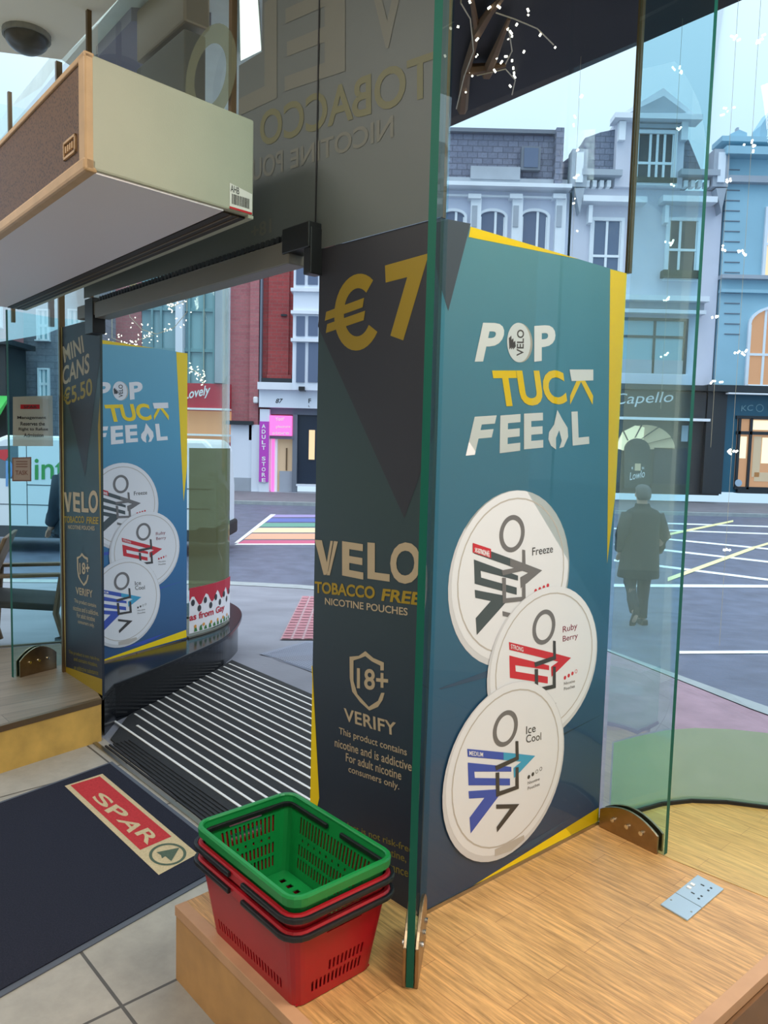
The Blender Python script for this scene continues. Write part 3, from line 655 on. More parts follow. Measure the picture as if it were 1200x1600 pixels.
# ------------------------------------------------------------------ glass fins and their patch fittings
def fin(p, q, label, z1=ZC, plate=None, thick=0.018):
    p = Vector(p); q = Vector(q); d = (q - p).normalized(); n = Vector((-d.y, d.x))
    t = thing('glass_fin', label, 'glass panel', (p.x, p.y, ZP))
    mb = MB(); L_ = (q - p).length; zb = ZP + 0.006
    h = thick / 2
    for s in (1, -1):
        mb.add([(*(p + n * h * s), zb), (*(q + n * h * s), zb), (*(q + n * h * s), z1), (*(p + n * h * s), z1)], [(0, 1, 2, 3)])
    obj('pane', mb, 'fin_glass', t)
    e = MB()
    e.add([(*(p + n * h), zb), (*(p - n * h), zb), (*(p - n * h), z1), (*(p + n * h), z1)], [(0, 1, 2, 3)])
    obj('near_edge', e, 'glass_edge', t)
    e = MB().add([(*(q + n * h), zb), (*(q - n * h), zb), (*(q - n * h), z1), (*(q + n * h), z1)], [(0, 1, 2, 3)])
    obj('far_edge', e, 'fin_glass', t)
    if plate:
        s0, s1, rise = plate
        for s in (1, -1):
            prof = [(s0, 0), (s1, 0)] + [(s1 + (s0 - s1) * i / 16, rise * (.30 + .70 * math.sin(math.pi * min(1.0, .10 + .78 * i / 16)) ** .75)) for i in range(17)]
            base = [Vector((*(p + d * u + n * (h + .001) * s), ZP + .001 + v)) for u, v in prof]
            pt = obj('patch_plate', MB().extr(base, Vector((*(n * s * .009), 0))), 'bronze_steel', t, bevel=.0015)
            for u in (.25, .5, .74):
                uu = s0 + (s1 - s0) * u; cc = p + d * uu + n * s * (h + .009)
                b = MB().tube([(*cc, ZP + rise * .48), (*(cc + n * s * .008), ZP + rise * .48)], .0075, 12)
                o = obj('bolt', b, 'chrome', pt)
    return t
f1 = fin((0.089, 1.716), (0.134, 2.004), 'tall clear glass fin standing edge on between the price and can posters', plate=(0.20, 0.005, 0.165))
f2 = fin((0.928, 2.354), (0.774, 2.551), 'tall glass fin beside the socket plates at the right of the can poster', plate=(0.242, 0.02, 0.10))
f3 = fin((-1.951, 3.988), (-1.795, 4.24), 'tall glass fin with paper notices by the far dark poster', z1=2.14, plate=(0.25, 0.03, 0.145))

# ------------------------------------------------------------------ transom film over the door
P0 = Vector((r0.x, r0.y, 0)); NF = Vector((N.x, N.y, 0)); dd = (a0 - r0).normalized()
def T(x, y, o=0.0):
    p = onplane(x, y, (a0.x, a0.y, 0), (-dd.y, dd.x, 0)); return p - Vector((-dd.y, dd.x, 0)) * -o
off = Vector((dd.y, -dd.x, 0)) * 0.004                               # towards the shop
ban = thing('window_film_or_banner', 'grey film above the doorway with mirrored lettering standing in for a reflection', 'banner', (r0.x, r0.y, ZT))
sL = (T(375, 100).to_2d() - r0).dot(-dd)
p_l = r0 - dd * sL; p_far = r0 - dd * 1.72
o2 = off.to_2d()
def sheet(p, q, z0, z1): return MB().add([(*(p + o2), z0), (*(q + o2), z0), (*(q + o2), z1), (*(p + o2), z1)], [(0, 1, 2, 3)])
p_c = r0 - dd * (T(411, 60).to_2d() - r0).dot(-dd); z_c = T(392, 93).z
obj('film', sheet(p_c, a0 + dd * 0.01, 2.52, ZC - .005), 'grey_film', ban); obj('film', sheet(p_l, p_c, 2.52, z_c), 'grey_film', ban)
obj('film', sheet(p_far, r0, 2.135, 2.52), 'grey_film', ban)
obj('film', sheet(r0, a0 + dd * 0.01, ZT, 2.52), 'grey_film', ban)
o3 = off * 1.3
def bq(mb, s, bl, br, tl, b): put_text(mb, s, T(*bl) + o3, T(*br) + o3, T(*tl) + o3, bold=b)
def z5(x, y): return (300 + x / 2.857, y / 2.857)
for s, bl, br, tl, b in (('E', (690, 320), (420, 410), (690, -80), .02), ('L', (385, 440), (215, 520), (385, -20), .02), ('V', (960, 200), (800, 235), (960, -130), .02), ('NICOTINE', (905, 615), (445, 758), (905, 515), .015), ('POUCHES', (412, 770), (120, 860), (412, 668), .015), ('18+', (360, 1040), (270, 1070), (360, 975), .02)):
    mb = MB(); bq(mb, s, z5(*bl), z5(*br), z5(*tl), b); obj('painted_reflection', mb, 'reflection_ink', ban)  # mirrored letters put a poster's reflection into the film's colour
mb = MB(); bq(mb, 'TOBACCO', z5(1085, 430), z5(310, 660), z5(1085, 230), .02); obj('painted_yellow_reflection', mb, 'reflection_ink_yellow', ban)
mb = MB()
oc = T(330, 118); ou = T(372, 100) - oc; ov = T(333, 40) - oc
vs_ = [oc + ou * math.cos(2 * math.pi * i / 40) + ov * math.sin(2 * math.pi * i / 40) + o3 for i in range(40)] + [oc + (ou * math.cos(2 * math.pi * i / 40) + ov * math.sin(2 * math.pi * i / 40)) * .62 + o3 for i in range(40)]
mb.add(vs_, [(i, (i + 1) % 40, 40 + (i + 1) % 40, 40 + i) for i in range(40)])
obj('reflected_letter', mb, 'reflection_tint', ban)
mb = MB(); p = T(499, 100).to_2d(); mb.slab(p + o2 * 1.6, p + o2 * 1.6 + dd * .005, .002, ZT + .04, ZC); obj('seam', mb, 'canopy_dark', ban)

# door header rail
dr = thing('door_header_rail', 'grey door rail with a toothed belt over the doorway', 'door rail', (r0.x, r0.y, 2.05))
ra = r0 + Vector((0.0, 0.0)); rb = Vector((-1.349, 3.641)); rdv = (rb - ra).normalized(); rn = Vector((rdv.y, -rdv.x))
if rn.dot(N) > 0: rn = -rn
ra2 = ra + rdv * 0.10; rb2 = rb - rdv * 0.06
obj('rail', MB().slab(ra2 + rn * 0.01, rb2 + rn * 0.01, 0.07, 2.045, 2.115), 'aluminium', dr, bevel=.003)
obj('belt', MB().slab(ra2 + rn * 0.02, rb2 + rn * 0.02, 0.03, 2.116, 2.122), 'black_rubber', dr)
tm = MB(); Lr = (rb2 - ra2).length
for i in range(int(Lr / .03)):
    p = ra2 + rdv * (i * .03); tm.slab(p + rn * .036, p + rn * .036 + rdv * .016, .01, 2.118, 2.136)
obj('belt_teeth', tm, 'black_plastic', dr)
obj('bracket', MB().slab(ra - rdv * .01 + rn * .02, ra + rdv * .13 + rn * .02, .06, 2.075, 2.15), 'black_plastic', dr, bevel=.003)
obj('clamp', MB().slab(ra - rdv * .012 + rn * .02, ra + rdv * .025 + rn * .02, .045, 2.0, 2.135), 'black_plastic', dr, bevel=.003)
obj('bracket', MB().slab(rb - rdv * .06 + rn * .02, rb + rdv * .16 + rn * .02, .05, 2.06, 2.12), 'aluminium', dr, bevel=.003)
obj('clamp', MB().slab(rb - rdv * .05 + rn * .02, rb + rdv * .05 + rn * .02, .06, 1.98, 2.14), 'black_plastic', dr, bevel=.003)

# ------------------------------------------------------------------ air curtain heater
Fc = Vector((-0.745, 1.933)); Bc = Vector((-0.403, 2.306)); an = (Bc - Fc); ad = an.length; an = an.normalized(); al = Vector((-0.65, 0.76))
al = (Vector((-1.924, 4.102)) - Bc).normalized(); AL = 2.28; z0, z1 = 2.15, 2.425
ac = thing('air_curtain', 'long beige air curtain heater with brown grille hanging over the doorway', 'air heater', (Fc.x, Fc.y, z0))
def AQ(u, v): return Fc + al * u + an * v
def abox(u0, u1, v0, v1, za, zb_): return MB().prism([AQ(u0, v0), AQ(u1, v0), AQ(u1, v1), AQ(u0, v1)], za, zb_)
obj('casing', abox(0, AL, 0.012, ad, z0 + .004, z1), 'cream_metal', ac, bevel=.006)
obj('underside', abox(0.008, AL, 0.016, ad - .10, z0 - .001, z0 + .006), 'grey_underside', ac)
def grille():
    m = bpy.data.materials.new('grille_mesh'); m.use_nodes = True; n = m.node_tree.nodes; L = m.node_tree.links; b = n['Principled BSDF']
    t = n.new('ShaderNodeTexCoord'); v = n.new('ShaderNodeTexVoronoi'); v.inputs['Scale'].default_value = 130
    r = n.new('ShaderNodeValToRGB'); r.color_ramp.elements[0].color = lin((56, 37, 23)); r.color_ramp.elements[1].color = lin((104, 72, 46)); r.color_ramp.elements[0].position = .2; r.color_ramp.elements[1].position = .5
    L.new(t.outputs['Object'], v.inputs['Vector']); L.new(v.outputs['Distance'], r.inputs['Fac']); L.new(r.outputs['Color'], b.inputs['Base Color']); b.inputs['Roughness'].default_value = .55; M['grille_mesh'] = m
grille()
gr = obj('grille', abox(0.035, AL, 0.002, 0.014, z0 + .03, z1 - .012), 'grille_mesh', ac)
obj('trim_frame', abox(0, 0.045, -0.004, 0.022, z0, z1 + .002), 'trim_wood', ac, bevel=.005)
obj('trim_frame', abox(0.0, AL, -0.006, 0.03, z0 - .002, z0 + .034), 'trim_wood', ac, bevel=.008)
obj('trim_frame', abox(0.0, AL, -0.004, 0.022, z1 - .012, z1 + .003), 'trim_wood', ac, bevel=.003)
bd = MB()
for (u0, u1, za, zb_) in ((.075, .165, .062, .068), (.075, .165, .100, .106), (.075, .081, .062, .106), (.159, .165, .062, .106)): bd.prism([AQ(u0, -.003), AQ(u1, -.003), AQ(u1, .003), AQ(u0, .003)], z0 + za, z0 + zb_)
for i in range(4): bd.prism([AQ(.092 + i * .016, -.003), AQ(.100 + i * .016, -.003), AQ(.100 + i * .016, .003), AQ(.092 + i * .016, .003)], z0 + .076, z0 + .092)
obj('badge', bd, 'trim_wood', gr)
obj('outlet_slot', abox(0.02, AL, ad - .095, ad - .018, z0 - .002, z0 + .006), 'dark_slot', ac)
for v in (ad - .07, ad - .045): obj('outlet_vane', abox(0.02, AL, v, v + .006, z0 - .004, z0 + .002), 'bronze', ac)
obj('outlet_lip', abox(0.0, AL, ad - .018, ad, z0 - .003, z0 + .006), 'cream_metal', ac)
def AS(v, z, o=.0015): p = AQ(-o, v); return Vector((p.x, p.y, z))
st = obj('barcode_label', MB().poly([AS(ad - .085, z0 + .008), AS(ad - .006, z0 + .008), AS(ad - .006, z0 + .066), AS(ad - .085, z0 + .078)]), 'sticker_white', ac)
bc = MB(); random.seed(3); v = ad - .078
while v < ad - .018:
    wd = random.choice((.0012, .0022, .0034)); bc.poly([AS(v, z0 + .022, .002), AS(v + wd, z0 + .022, .002), AS(v + wd, z0 + .05, .002), AS(v, z0 + .05, .002)]); v += wd + random.choice((.0012, .002))
put_text(bc, 'AHB', AS(ad - .082, z0 + .055, .002), AS(ad - .052, z0 + .053, .002), AS(ad - .082, z0 + .074, .002), bold=.01)
obj('barcode', bc, 'ink_black', st)
obj('red_line', MB().poly([AS(ad - .085, z0 + .008, .002), AS(ad - .006, z0 + .008, .002), AS(ad - .006, z0 + .014, .002), AS(ad - .085, z0 + .014, .002)]), 'ink_red', st)
for u in (.5, AL - .4): obj('wall_bracket', abox(u, u + .05, ad - .002, ad + .12, z0 + .10, z0 + .15), 'steel', ac)

# ------------------------------------------------------------------ shopping baskets
def basket_meshes(Lb, Wb, Lt, Wt, h, low=False):
    cell = 0.0075
    nl, ns = int(Lt / cell) - 6, int(Wt / cell) - 6
    def per(v):
        f = v / h; L_, W_ = Lb + (Lt - Lb) * f, Wb + (Wt - Wb) * f; r = 0.028 + 0.006 * f; out = []
        for (cx, cy, a, ax, n) in ((1, -1, -90, 'y', ns), (1, 1, 0, 'x', nl), (-1, 1, 90, 'y', ns), (-1, -1, 180, 'x', nl)):
            ox, oy = cx * (L_ / 2 - r), cy * (W_ / 2 - r)
            for i in range(5):
                t = math.radians(a + 90 * i / 5); out.append((ox + r * math.cos(t), oy + r * math.sin(t)))
            t = math.radians(a + 90); sx, sy = ox + r * math.cos(t), oy + r * math.sin(t)
            if ax == 'y': e = (sx, -sy) if False else (sx, sy)
            ln = (W_ if ax == 'y' else L_) - 2 * r
            out.append((sx, sy))
        return out
    # perimeter points with even cells on the straight sides
    def ringpts(v):
        f = v / h; L_, W_ = Lb + (Lt - Lb) * f, Wb + (Wt - Wb) * f; r = 0.026 + 0.006 * f; out = []
        for k, (cx, cy) in enumerate(((1, -1), (1, 1), (-1, 1), (-1, -1))):
            ox, oy = cx * (L_ / 2 - r), cy * (W_ / 2 - r); a = -90 + 90 * k
            for i in range(5):
                t = math.radians(a + 90 * i / 4); out.append((ox + r * math.cos(t), oy + r * math.sin(t)))
            x0, y0 = out[-1]; n = ns if k % 2 == 0 else nl; nx, ny = ((1, 1), (-1, 1), (-1, -1), (1, -1))[k]
            ox2, oy2 = nx * (L_ / 2 - r), ny * (W_ / 2 - r); t = math.radians(a + 90); x1, y1 = ox2 + r * math.cos(t), oy2 + r * math.sin(t)
            for i in range(1, n): out.append((x0 + (x1 - x0) * i / n, y0 + (y1 - y0) * i / n))
        return out
    kinds = []
    for k in range(4):
        n = ns if k % 2 == 0 else nl
        kinds += ['c'] * 4 + [('s' if k % 2 == 0 else 'l', i, n) for i in range(n)]
    rows = [0, .012, .024, .052, .060, .088, .098, .106, .116, .160, .168, .186, h]
    wall = MB(); rg = [[Vector((x, y, v)) for x, y in ringpts(v)] for v in rows]
    n = len(rg[0]); base = 0
    for r_ in rg: wall.v += r_
    for i in range(len(rows) - 1):
        for j in range(n):
            kd = kinds[j]; hole = False
            if kd != 'c':
                sd, q, m_ = kd
                if 3 <= q < m_ - 3:
                    if i in (2, 4, 8) and q % 2 == 1: hole = True
                    if i == 6 and q % 4 == 1: hole = True
                    if i == 10 and sd == 's' and abs(q - m_ / 2) < m_ * .24: hole = True
                    if low and i in (6, 8): hole = False
                    if low and i == 4 and q < m_ * .3: hole = False
                    if low and sd == 'l' and i == 4: hole = False
            if hole: continue
            wall.f.append((i * n + j, i * n + (j + 1) % n, (i + 1) * n + (j + 1) % n, (i + 1) * n + j)); wall.m.append(0)
    # floor of the basket: frame plus slats
    fl_ = MB(); L2, W2_ = Lb / 2 - .004, Wb / 2 - .004
    cx = [-L2, -L2 + .07] ; 
    xsn = [-L2] + [-L2 + .035 + (2 * L2 - .07) * i / 18 for i in range(19)] + [L2]; ysn = [-W2_] + [-W2_ + .03 + (2 * W2_ - .06) * i / 9 for i in range(10)] + [W2_]
    for i in range(len(xsn) - 1):
        for j in range(len(ysn) - 1):
            inner = 0 < i < len(xsn) - 2 and 0 < j < len(ysn) - 2
            if inner and i % 2 == 0 and j % 3 != 2: continue
            x0, x1, y0, y1 = xsn[i], xsn[i + 1], ysn[j], ysn[j + 1]
            fl_.add([(x0, y0, .002), (x1, y0, .002), (x1, y1, .002), (x0, y1, .002)], [(0, 1, 2, 3)])
    # rim: a folded-over lip
    rim = MB(); loop = ringpts(h); nn = len(loop)
    prof = [(0.0, -.022), (.009, -.022), (.011, -.002), (.008, .003), (.0, .003), (-.003, 0.0)]
    rings = []
    for i, (x, y) in enumerate(loop):
        a = Vector(loop[i - 1]); b = Vector(loop[(i + 1) % nn]); t = (b - a).normalized(); o = Vector((t.y, -t.x))
        rings.append([Vector((x + o.x * px, y + o.y * px, h + pz)) for px, pz in prof])
    for i in range(nn):
        A, B = rings[i], rings[(i + 1) % nn]
        for j in range(len(prof)):
            k = (j + 1) % len(prof); rim.add([A[j], B[j], B[k], A[k]], [(0, 1, 2, 3)])
    def handle(sign, out_, z):
        idx = [i for i, (x, y) in enumerate(loop) if x * sign > Lt * 0.06]
        pts = []
        seq = [i % nn for i in range(nn * 2)]
        start = next(i for i in range(nn) if i in idx and (i - 1) % nn not in idx)
        i = start
        while i % nn in idx: pts.append(i % nn); i += 1
        mb = MB(); rr = []
        for i in pts:
            x, y = loop[i]; a = Vector(loop[i - 1]); b = Vector(loop[(i + 1) % nn]); t = (b - a).normalized(); o = Vector((t.y, -t.x)) * out_
            q = Vector((x, y)) + o; o_ = Vector((t.y, -t.x))
            rr.append([Vector((q.x + o_.x * dx, q.y + o_.y * dx, z + dz)) for dx, dz in ((-.005, -.0065), (.004, -.0065), (.005, 0), (.004, .0065), (-.005, .0065))])
        return mb.loft(rr)
    return wall, fl_, rim, handle
LB, WB, LT, WT, HB = 0.375, 0.228, 0.435, 0.290, 0.205
bang = math.atan2(0.747, -0.665); bctr = Vector((-0.212, 1.858))
GREEN = basket_meshes(LB, WB, LT, WT, HB); RED = basket_meshes(LB, WB, LT, WT, HB, True)
def basket(label, z, m, out_, hz, off=(0, 0), group=None):
    walls, floor_, rimm, handle = GREEN if m == 'basket_green' else RED
    t = thing('shopping_basket', label, 'basket', (bctr.x + off[0], bctr.y + off[1], z), bang, group)
    obj('walls', walls, m, t, local=True, solid=.0026, smooth=False)
    obj('bottom', floor_, m, t, local=True, solid=.003)
    obj('rim', rimm, m, t, local=True, smooth=False)
    for s in (1, -1): obj('handle', handle(s, out_, hz), 'basket_handle', t, local=True, bevel=.002)
    return t
basket('red plastic shopping basket at the bottom of the stack, standing on the platform', ZP + .003, 'basket_red', .0165, HB - .008)
basket('red plastic shopping basket in the middle of the stack under the green one', ZP + .043, 'basket_red', .0165, HB - .006)
basket('green plastic shopping basket on top of the two red ones', ZP + .085, 'basket_green', -.010, HB - .022)

# ------------------------------------------------------------------ floor sockets
sa, sb, sc_, sd_ = [onz(x, y, ZP + .004) for x, y in ((1032, 1413), (1090, 1367), (1129, 1388), (1074, 1438))]
def sk(u, v, z): p = sa + (sb - sa) * u + (sd_ - sa) * v; return Vector((p.x, p.y, z))
so = thing('double_socket', 'brushed metal double socket plate set in the platform beyond the blank plate', 'socket', tuple(sk(.7, .5, ZP)))
def plate(u0, u1, za, zb_, v0=0, v1=1): return MB().prism([sk(u0, v0, 0).to_2d(), sk(u1, v0, 0).to_2d(), sk(u1, v1, 0).to_2d(), sk(u0, v1, 0).to_2d()], za, zb_)
obj('plate', plate(.385, 1, ZP, ZP + .005), 'socket_metal', so, bevel=.0015)
for c0 in (.47, .74):
    for (du, dv_, a, b) in ((.09, .42, .022, .13), (.045, .70, .03, .075), (.125, .70, .03, .075)):
        obj('pin_hole', plate(c0 + du - a / 2, c0 + du + a / 2, ZP + .0052, ZP + .0056, dv_ - b / 2, dv_ + b / 2), 'black_plastic', so)
for c0 in (.60, .70): obj('switch', plate(c0, c0 + .05, ZP + .004, ZP + .008, .10, .26), 'white_plastic', so, bevel=.001)
bp_ = thing('blank_plate', 'plain metal blanking plate in the platform nearest the camera', 'socket plate', tuple(sk(.18, .5, ZP)))
obj('plate', plate(0, .375, ZP, ZP + .005), 'socket_metal', bp_, bevel=.0015)
scw = MB()
for v in (.12, .88): p = sk(.19, v, ZP + .005); scw.tube([p, p + Vector((0, 0, .001))], .003, 10)
obj('screws', scw, 'steel', bp_)

# ------------------------------------------------------------------ notices on the far glass
fp = Vector((-1.951, 3.988, 0)); fd = Vector((0.156, 0.252, 0)).normalized(); fn = Vector((-fd.y, fd.x, 0))
if fn.dot(fp) > 0: fn = -fn
def FN(x, y, o=.0115): return onplane(x, y, fp + fn * o, fn)
nt = thing('notice', 'pale translucent shop notice with a red logo stuck on the far glass', 'notice', tuple(FN(50, 697)))
obj('sheet', MB().poly([FN(20, 697), FN(83, 697), FN(82, 618), FN(20, 620)]), 'notice_film', nt)
obj('logo_bar', MB().poly([FN(32, 639, .0125), FN(62, 639, .0125), FN(62, 632, .0125), FN(32, 632, .0125)]), 'ink_red', nt)
mb = MB()
for i, (s, xa, xb) in enumerate((('Management', 27, 72), ('Reserves the', 32, 70), ('Right to Refuse', 29, 75), ('Admission', 37, 68))): put_text(mb, s, FN(xa, 656 + i * 9, .0125), FN(xb, 656 + i * 9, .0125), FN(xa, 650 + i * 9, .0125), bold=.02)
put_text(mb, 'SPAR', FN(37, 638, .0132), FN(58, 638, .0132), FN(37, 633.5, .0132), bold=.02)
obj('print', mb, 'ink_black', nt)
mat('notice_brown', (150, 112, 100), 0.6); mat('notice_paper', (196, 176, 164), 0.6)
n2 = thing('notice', 'small brown bordered notice below the pale one on the far glass', 'notice', tuple(FN(34, 752)))
obj('border', MB().poly([FN(19, 752), FN(49, 752), FN(49, 714), FN(19, 715)]), 'notice_brown', n2)
obj('sheet', MB().poly([FN(21, 750, .0122), FN(47, 750, .0122), FN(47, 716, .0122), FN(21, 717, .0122)]), 'notice_paper', n2)
mb = MB(); put_text(mb, 'TASK', FN(24, 742, .013), FN(44, 742, .013), FN(24, 735, .013), bold=.03)
for yy in (722, 726, 730): mb.poly([FN(25, yy, .013), FN(43, yy, .013), FN(43, yy - 1.6, .013), FN(25, yy - 1.6, .013)])
obj('print', mb, 'notice_brown', n2)

# banner on the far curved glass
bp2 = offs(BAYL, 0.012)[:5]
mat('banner_white', (232, 230, 234), 0.5); mat('banner_red', (186, 30, 52), 0.5); mat('bauble_black', (50, 50, 54), 0.5); mat('leaf_green', (60, 120, 60), 0.5); mat('banner_orange', (220, 150, 60), 0.5)
bw_ = thing('window_film_or_banner', 'white and red festive banner on the curved glass above the granite sill', 'banner', (bp2[0].x, bp2[0].y, ZP))
seg = [0.0]
for p, q in zip(bp2, bp2[1:]): seg.append(seg[-1] + (q - p).length)
def BW(s, z, o=0.0):
    s = max(0, min(s, seg[-1] - 1e-6))
    for i in range(len(bp2) - 1):
        if seg[i] <= s <= seg[i + 1]:
            t = (s - seg[i]) / (seg[i + 1] - seg[i]); p = bp2[i] + (bp2[i + 1] - bp2[i]) * t; d = (bp2[i + 1] - bp2[i]).normalized(); p = p + Vector((d.y, -d.x)) * o
            return Vector((p.x, p.y, z))
SL = seg[-1]; zb0, zb1 = 0.245, 0.545
mb = MB()
for i in range(12): mb.add([BW(SL * i / 12, zb0), BW(SL * (i + 1) / 12, zb0), BW(SL * (i + 1) / 12, zb1), BW(SL * i / 12, zb1)], [(0, 1, 2, 3)])
obj('sheet', mb, 'banner_white', bw_)
mb = MB()
for i in range(24):
    f = lambda t: 0.455 + 0.035 * math.sin(t * 26)
    mb.add([BW(SL * i / 24, f(i / 24), .001), BW(SL * (i + 1) / 24, f((i + 1) / 24), .001), BW(SL * (i + 1) / 24, zb1, .001), BW(SL * i / 24, zb1, .001)], [(0, 1, 2, 3)])
obj('red_header', mb, 'banner_red', bw_)
for i in range(9):
    mb = MB(); s = SL * (.06 + .11 * i); zc_ = .445 - .045 * (i % 2)
    mb.poly([BW(s + .017 * math.cos(t), zc_ + .022 * math.sin(t), .002) for t in [2 * math.pi * j / 12 for j in range(12)]])
    obj('bauble', mb, 'bauble_black', bw_)
mb = MB(); vs, fs = text_mesh('as from Gay', .03, 1.0); mb.add([BW(SL * (.0 + .74 * v.x), .315 + .06 * v.y + .0 * v.x, .002) for v in vs], fs); obj('lettering', mb, 'banner_red', bw_)
for i in range(10):
    mb = MB(); s = SL * (.08 + .09 * i); h_ = .02 + .02 * random.random(); mb.poly([BW(s, .25, .002), BW(s + .03, .25, .002), BW(s + .02, .25 + h_, .002), BW(s + .005, .25 + h_ * .7, .002)])
    obj('leaf', mb, 'leaf_green', bw_)
for i in range(6):
    mb = MB(); s = SL * (.1 + .15 * i); mb.poly([BW(s + .012 * math.cos(t), .285 + .012 * math.sin(t), .0025) for t in [2 * math.pi * j / 8 for j in range(8)]])
    obj('berry', mb, 'banner_orange', bw_)

# ------------------------------------------------------------------ above the door, beyond the transom glass
def S(x, y, z): return onz(x, y, z)
sg = thing('hanging_sign_box', 'bronze box sign hanging from the soffit beyond the transom glass', 'sign', tuple(S(250, 60, 3.1)))
q = [S(x, y, 3.25) for x, y in ((213, 98), (288, 32))]; pA = q[0].to_2d(); pB = q[1].to_2d()
SGS = 1.0
mat('bronze_box', (140, 124, 102), 0.4, 0.4); mat('sign_dark', (96, 92, 80), 0.4)
obj('box', MB().slab(pA, pB, 0.12, 3.25, 3.48, side=SGS), 'bronze_box', sg, bevel=.01)
obj('lower_panel', MB().slab(pA, pB, 0.10, 2.80, 3.22, side=SGS), 'sign_dark', sg, bevel=.006)
obj('hanger', MB().box((pA.x - .02, pA.y + .1, 3.48), (pA.x + .02, pA.y + .14, 3.5)), 'bronze_box', sg)
pt_ = onplane(207, 60, (r0.x + N.x * .5, r0.y + N.y * .5, 0), (N.x, N.y, 0))
mat('pole_cream', (196, 186, 150), 0.5); mat('tag_red', (140, 20, 24), 0.5)
po = thing('pole', 'cream pole with a red tag beyond the transom glass', 'pole', (pt_.x, pt_.y, 2.3))
obj('shaft', MB().tube([(pt_.x, pt_.y, 2.3), (pt_.x, pt_.y, 3.5)], .02, 12), 'pole_cream', po)
obj('red_tag', MB().extr([(pt_.x - .07, pt_.y - .03, pt_.z + .11), (pt_.x + .03, pt_.y - .03, pt_.z + .10), (pt_.x + .03, pt_.y - .03, pt_.z + .0)], (0, .008, 0)), 'tag_red', po)
mat('reflection_glow', (255, 255, 250), 0.5, emit=(236, 250, 238), estr=0.9); mat('fitting_grey', (140, 140, 132), 0.5)
lf = [S(x, y, 3.46).to_2d() for x, y in ((376, 92), (408, 76), (400, -40), (374, -30))]
li = thing('reflected_light', 'glowing rectangle standing in for a reflected light beside the grey film', 'light', (lf[0].x, lf[0].y, 3.46))
obj('reflected_panel', MB().prism(lf, 3.45, 3.46), 'reflection_glow', li); obj('reflected_panel_back', MB().prism([p + (p - sum(lf, Vector((0, 0))) / 4) * .08 for p in lf], 3.461, 3.50), 'fitting_grey', li)  # added glowing rectangle stands in for a light reflected in the glass
dm = S(42, 72, 3.36)
do = thing('dome_camera', 'dark dome fitting under the cream ceiling at the top left', 'camera', (dm.x, dm.y, 3.42))
mat('smoked_dome', (74, 72, 66), 0.3)
obj('dome', MB().ball((dm.x, dm.y, 3.40), .10, 0, 20, 12, (1, 1, .75)), 'smoked_dome', do, smooth=True); obj('collar', MB().tube([(dm.x, dm.y, 3.395), (dm.x, dm.y, 3.42)], .108, 24), 'fitting_grey', do)
pn = [S(x, y, 3.47).to_2d() for x, y in ((150, 82), (205, 22), (330, 30), (250, 150))]
tag(obj('sign_board', MB().prism(pn, 3.44, 3.50), 'signboard_plum'), 'grey purple flat panel under the soffit behind the cream pole', 'panel')

# ------------------------------------------------------------------ fairy lights and bulbs standing in for reflections
mat('light_wire', (210, 196, 170), 0.5); mat('fairy_or_reflected_bulb', (255, 250, 230), 0.5, emit=(255, 250, 232), estr=2.2); mat('reflected_twig', (120, 92, 66), 0.7)
def fairy(label, at, arcs, nb, twigs=(), br=.0035, cords=(), jit=.03, wire=.003):
    p0 = at(*arcs[0][0]); t = thing('string_lights_or_reflections', label, 'fairy lights', tuple(p0))
    wm, bm_ = MB(), MB()
    for pts in arcs:
        P_ = [at(x, y) for x, y in pts]; fine = []
        for i in range(len(P_) - 1):
            for k in range(6): fine.append(P_[i].lerp(P_[i + 1], k / 6))
        fine.append(P_[-1]); wm.tube(fine, wire, 5)
        for i in range(nb):
            p = fine[int(i * (len(fine) - 1) / nb)] + Vector((random.gauss(0, jit), random.gauss(0, jit), random.gauss(0, jit * .6)))
            if abs(p.z - 3.4) < .02: p.z = 3.36
            q = p + Vector((random.uniform(-.016, .016), 0, random.uniform(-.016, .016))); bm_.tube([p, q], br, 5)
    for p, z in cords: q = at(*p); wm.tube([q, (q.x, q.y, z)], wire, 5)
    obj('wire', wm, 'light_wire', t); obj('bulbs', bm_, 'fairy_or_reflected_bulb', t, kind='stuff')
    if twigs:
        tw = MB()
        for pts in twigs: tw.tube([at(x, y) + Vector((0, 0, .03)) for x, y in pts], [.030 * (1 - .7 * i / max(1, len(pts) - 1)) for i in range(len(pts))], 6)
        obj('reflected_branches', tw, 'reflected_twig', t)
fairy('ring of fairy lights outside above the far blue poster', lambda x, y: onY(x, y, 6.6), [((198, 468), (203, 495), (222, 515), (245, 522), (272, 512), (292, 488)), ((175, 528), (200, 538), (225, 528), (240, 524)), ((250, 465), (268, 480), (290, 470)), ((292, 575), (310, 582), (318, 600))], 30, br=.004, cords=(((198, 468), 3.5), ((292, 488), 3.5), ((175, 528), 3.5), ((318, 600), 3.5), ((250, 465), 3.5)), jit=.035)
fairy('twigs and bulbs standing in for reflections under the dark canopy at the top of the window', lambda x, y: onz(x, y, 3.33), [((713, 170), (725, 120), (740, 80), (735, 30), (720, 5)), ((745, 118), (790, 108), (805, 125), (800, 148)), ((775, 20), (805, 30), (840, 45), (865, 70)), ((795, 45), (800, 80), (790, 100))], 8,
      twigs=[((722, 180), (728, 120), (745, 60), (735, 0)), ((745, 60), (765, 30), (800, -10)), ((760, 125), (795, 40)), ((728, 120), (765, 115), (790, 112))], br=.005, cords=(((720, 5), 3.4),))  # twigs and bulbs added in place of reflections on the dark pane
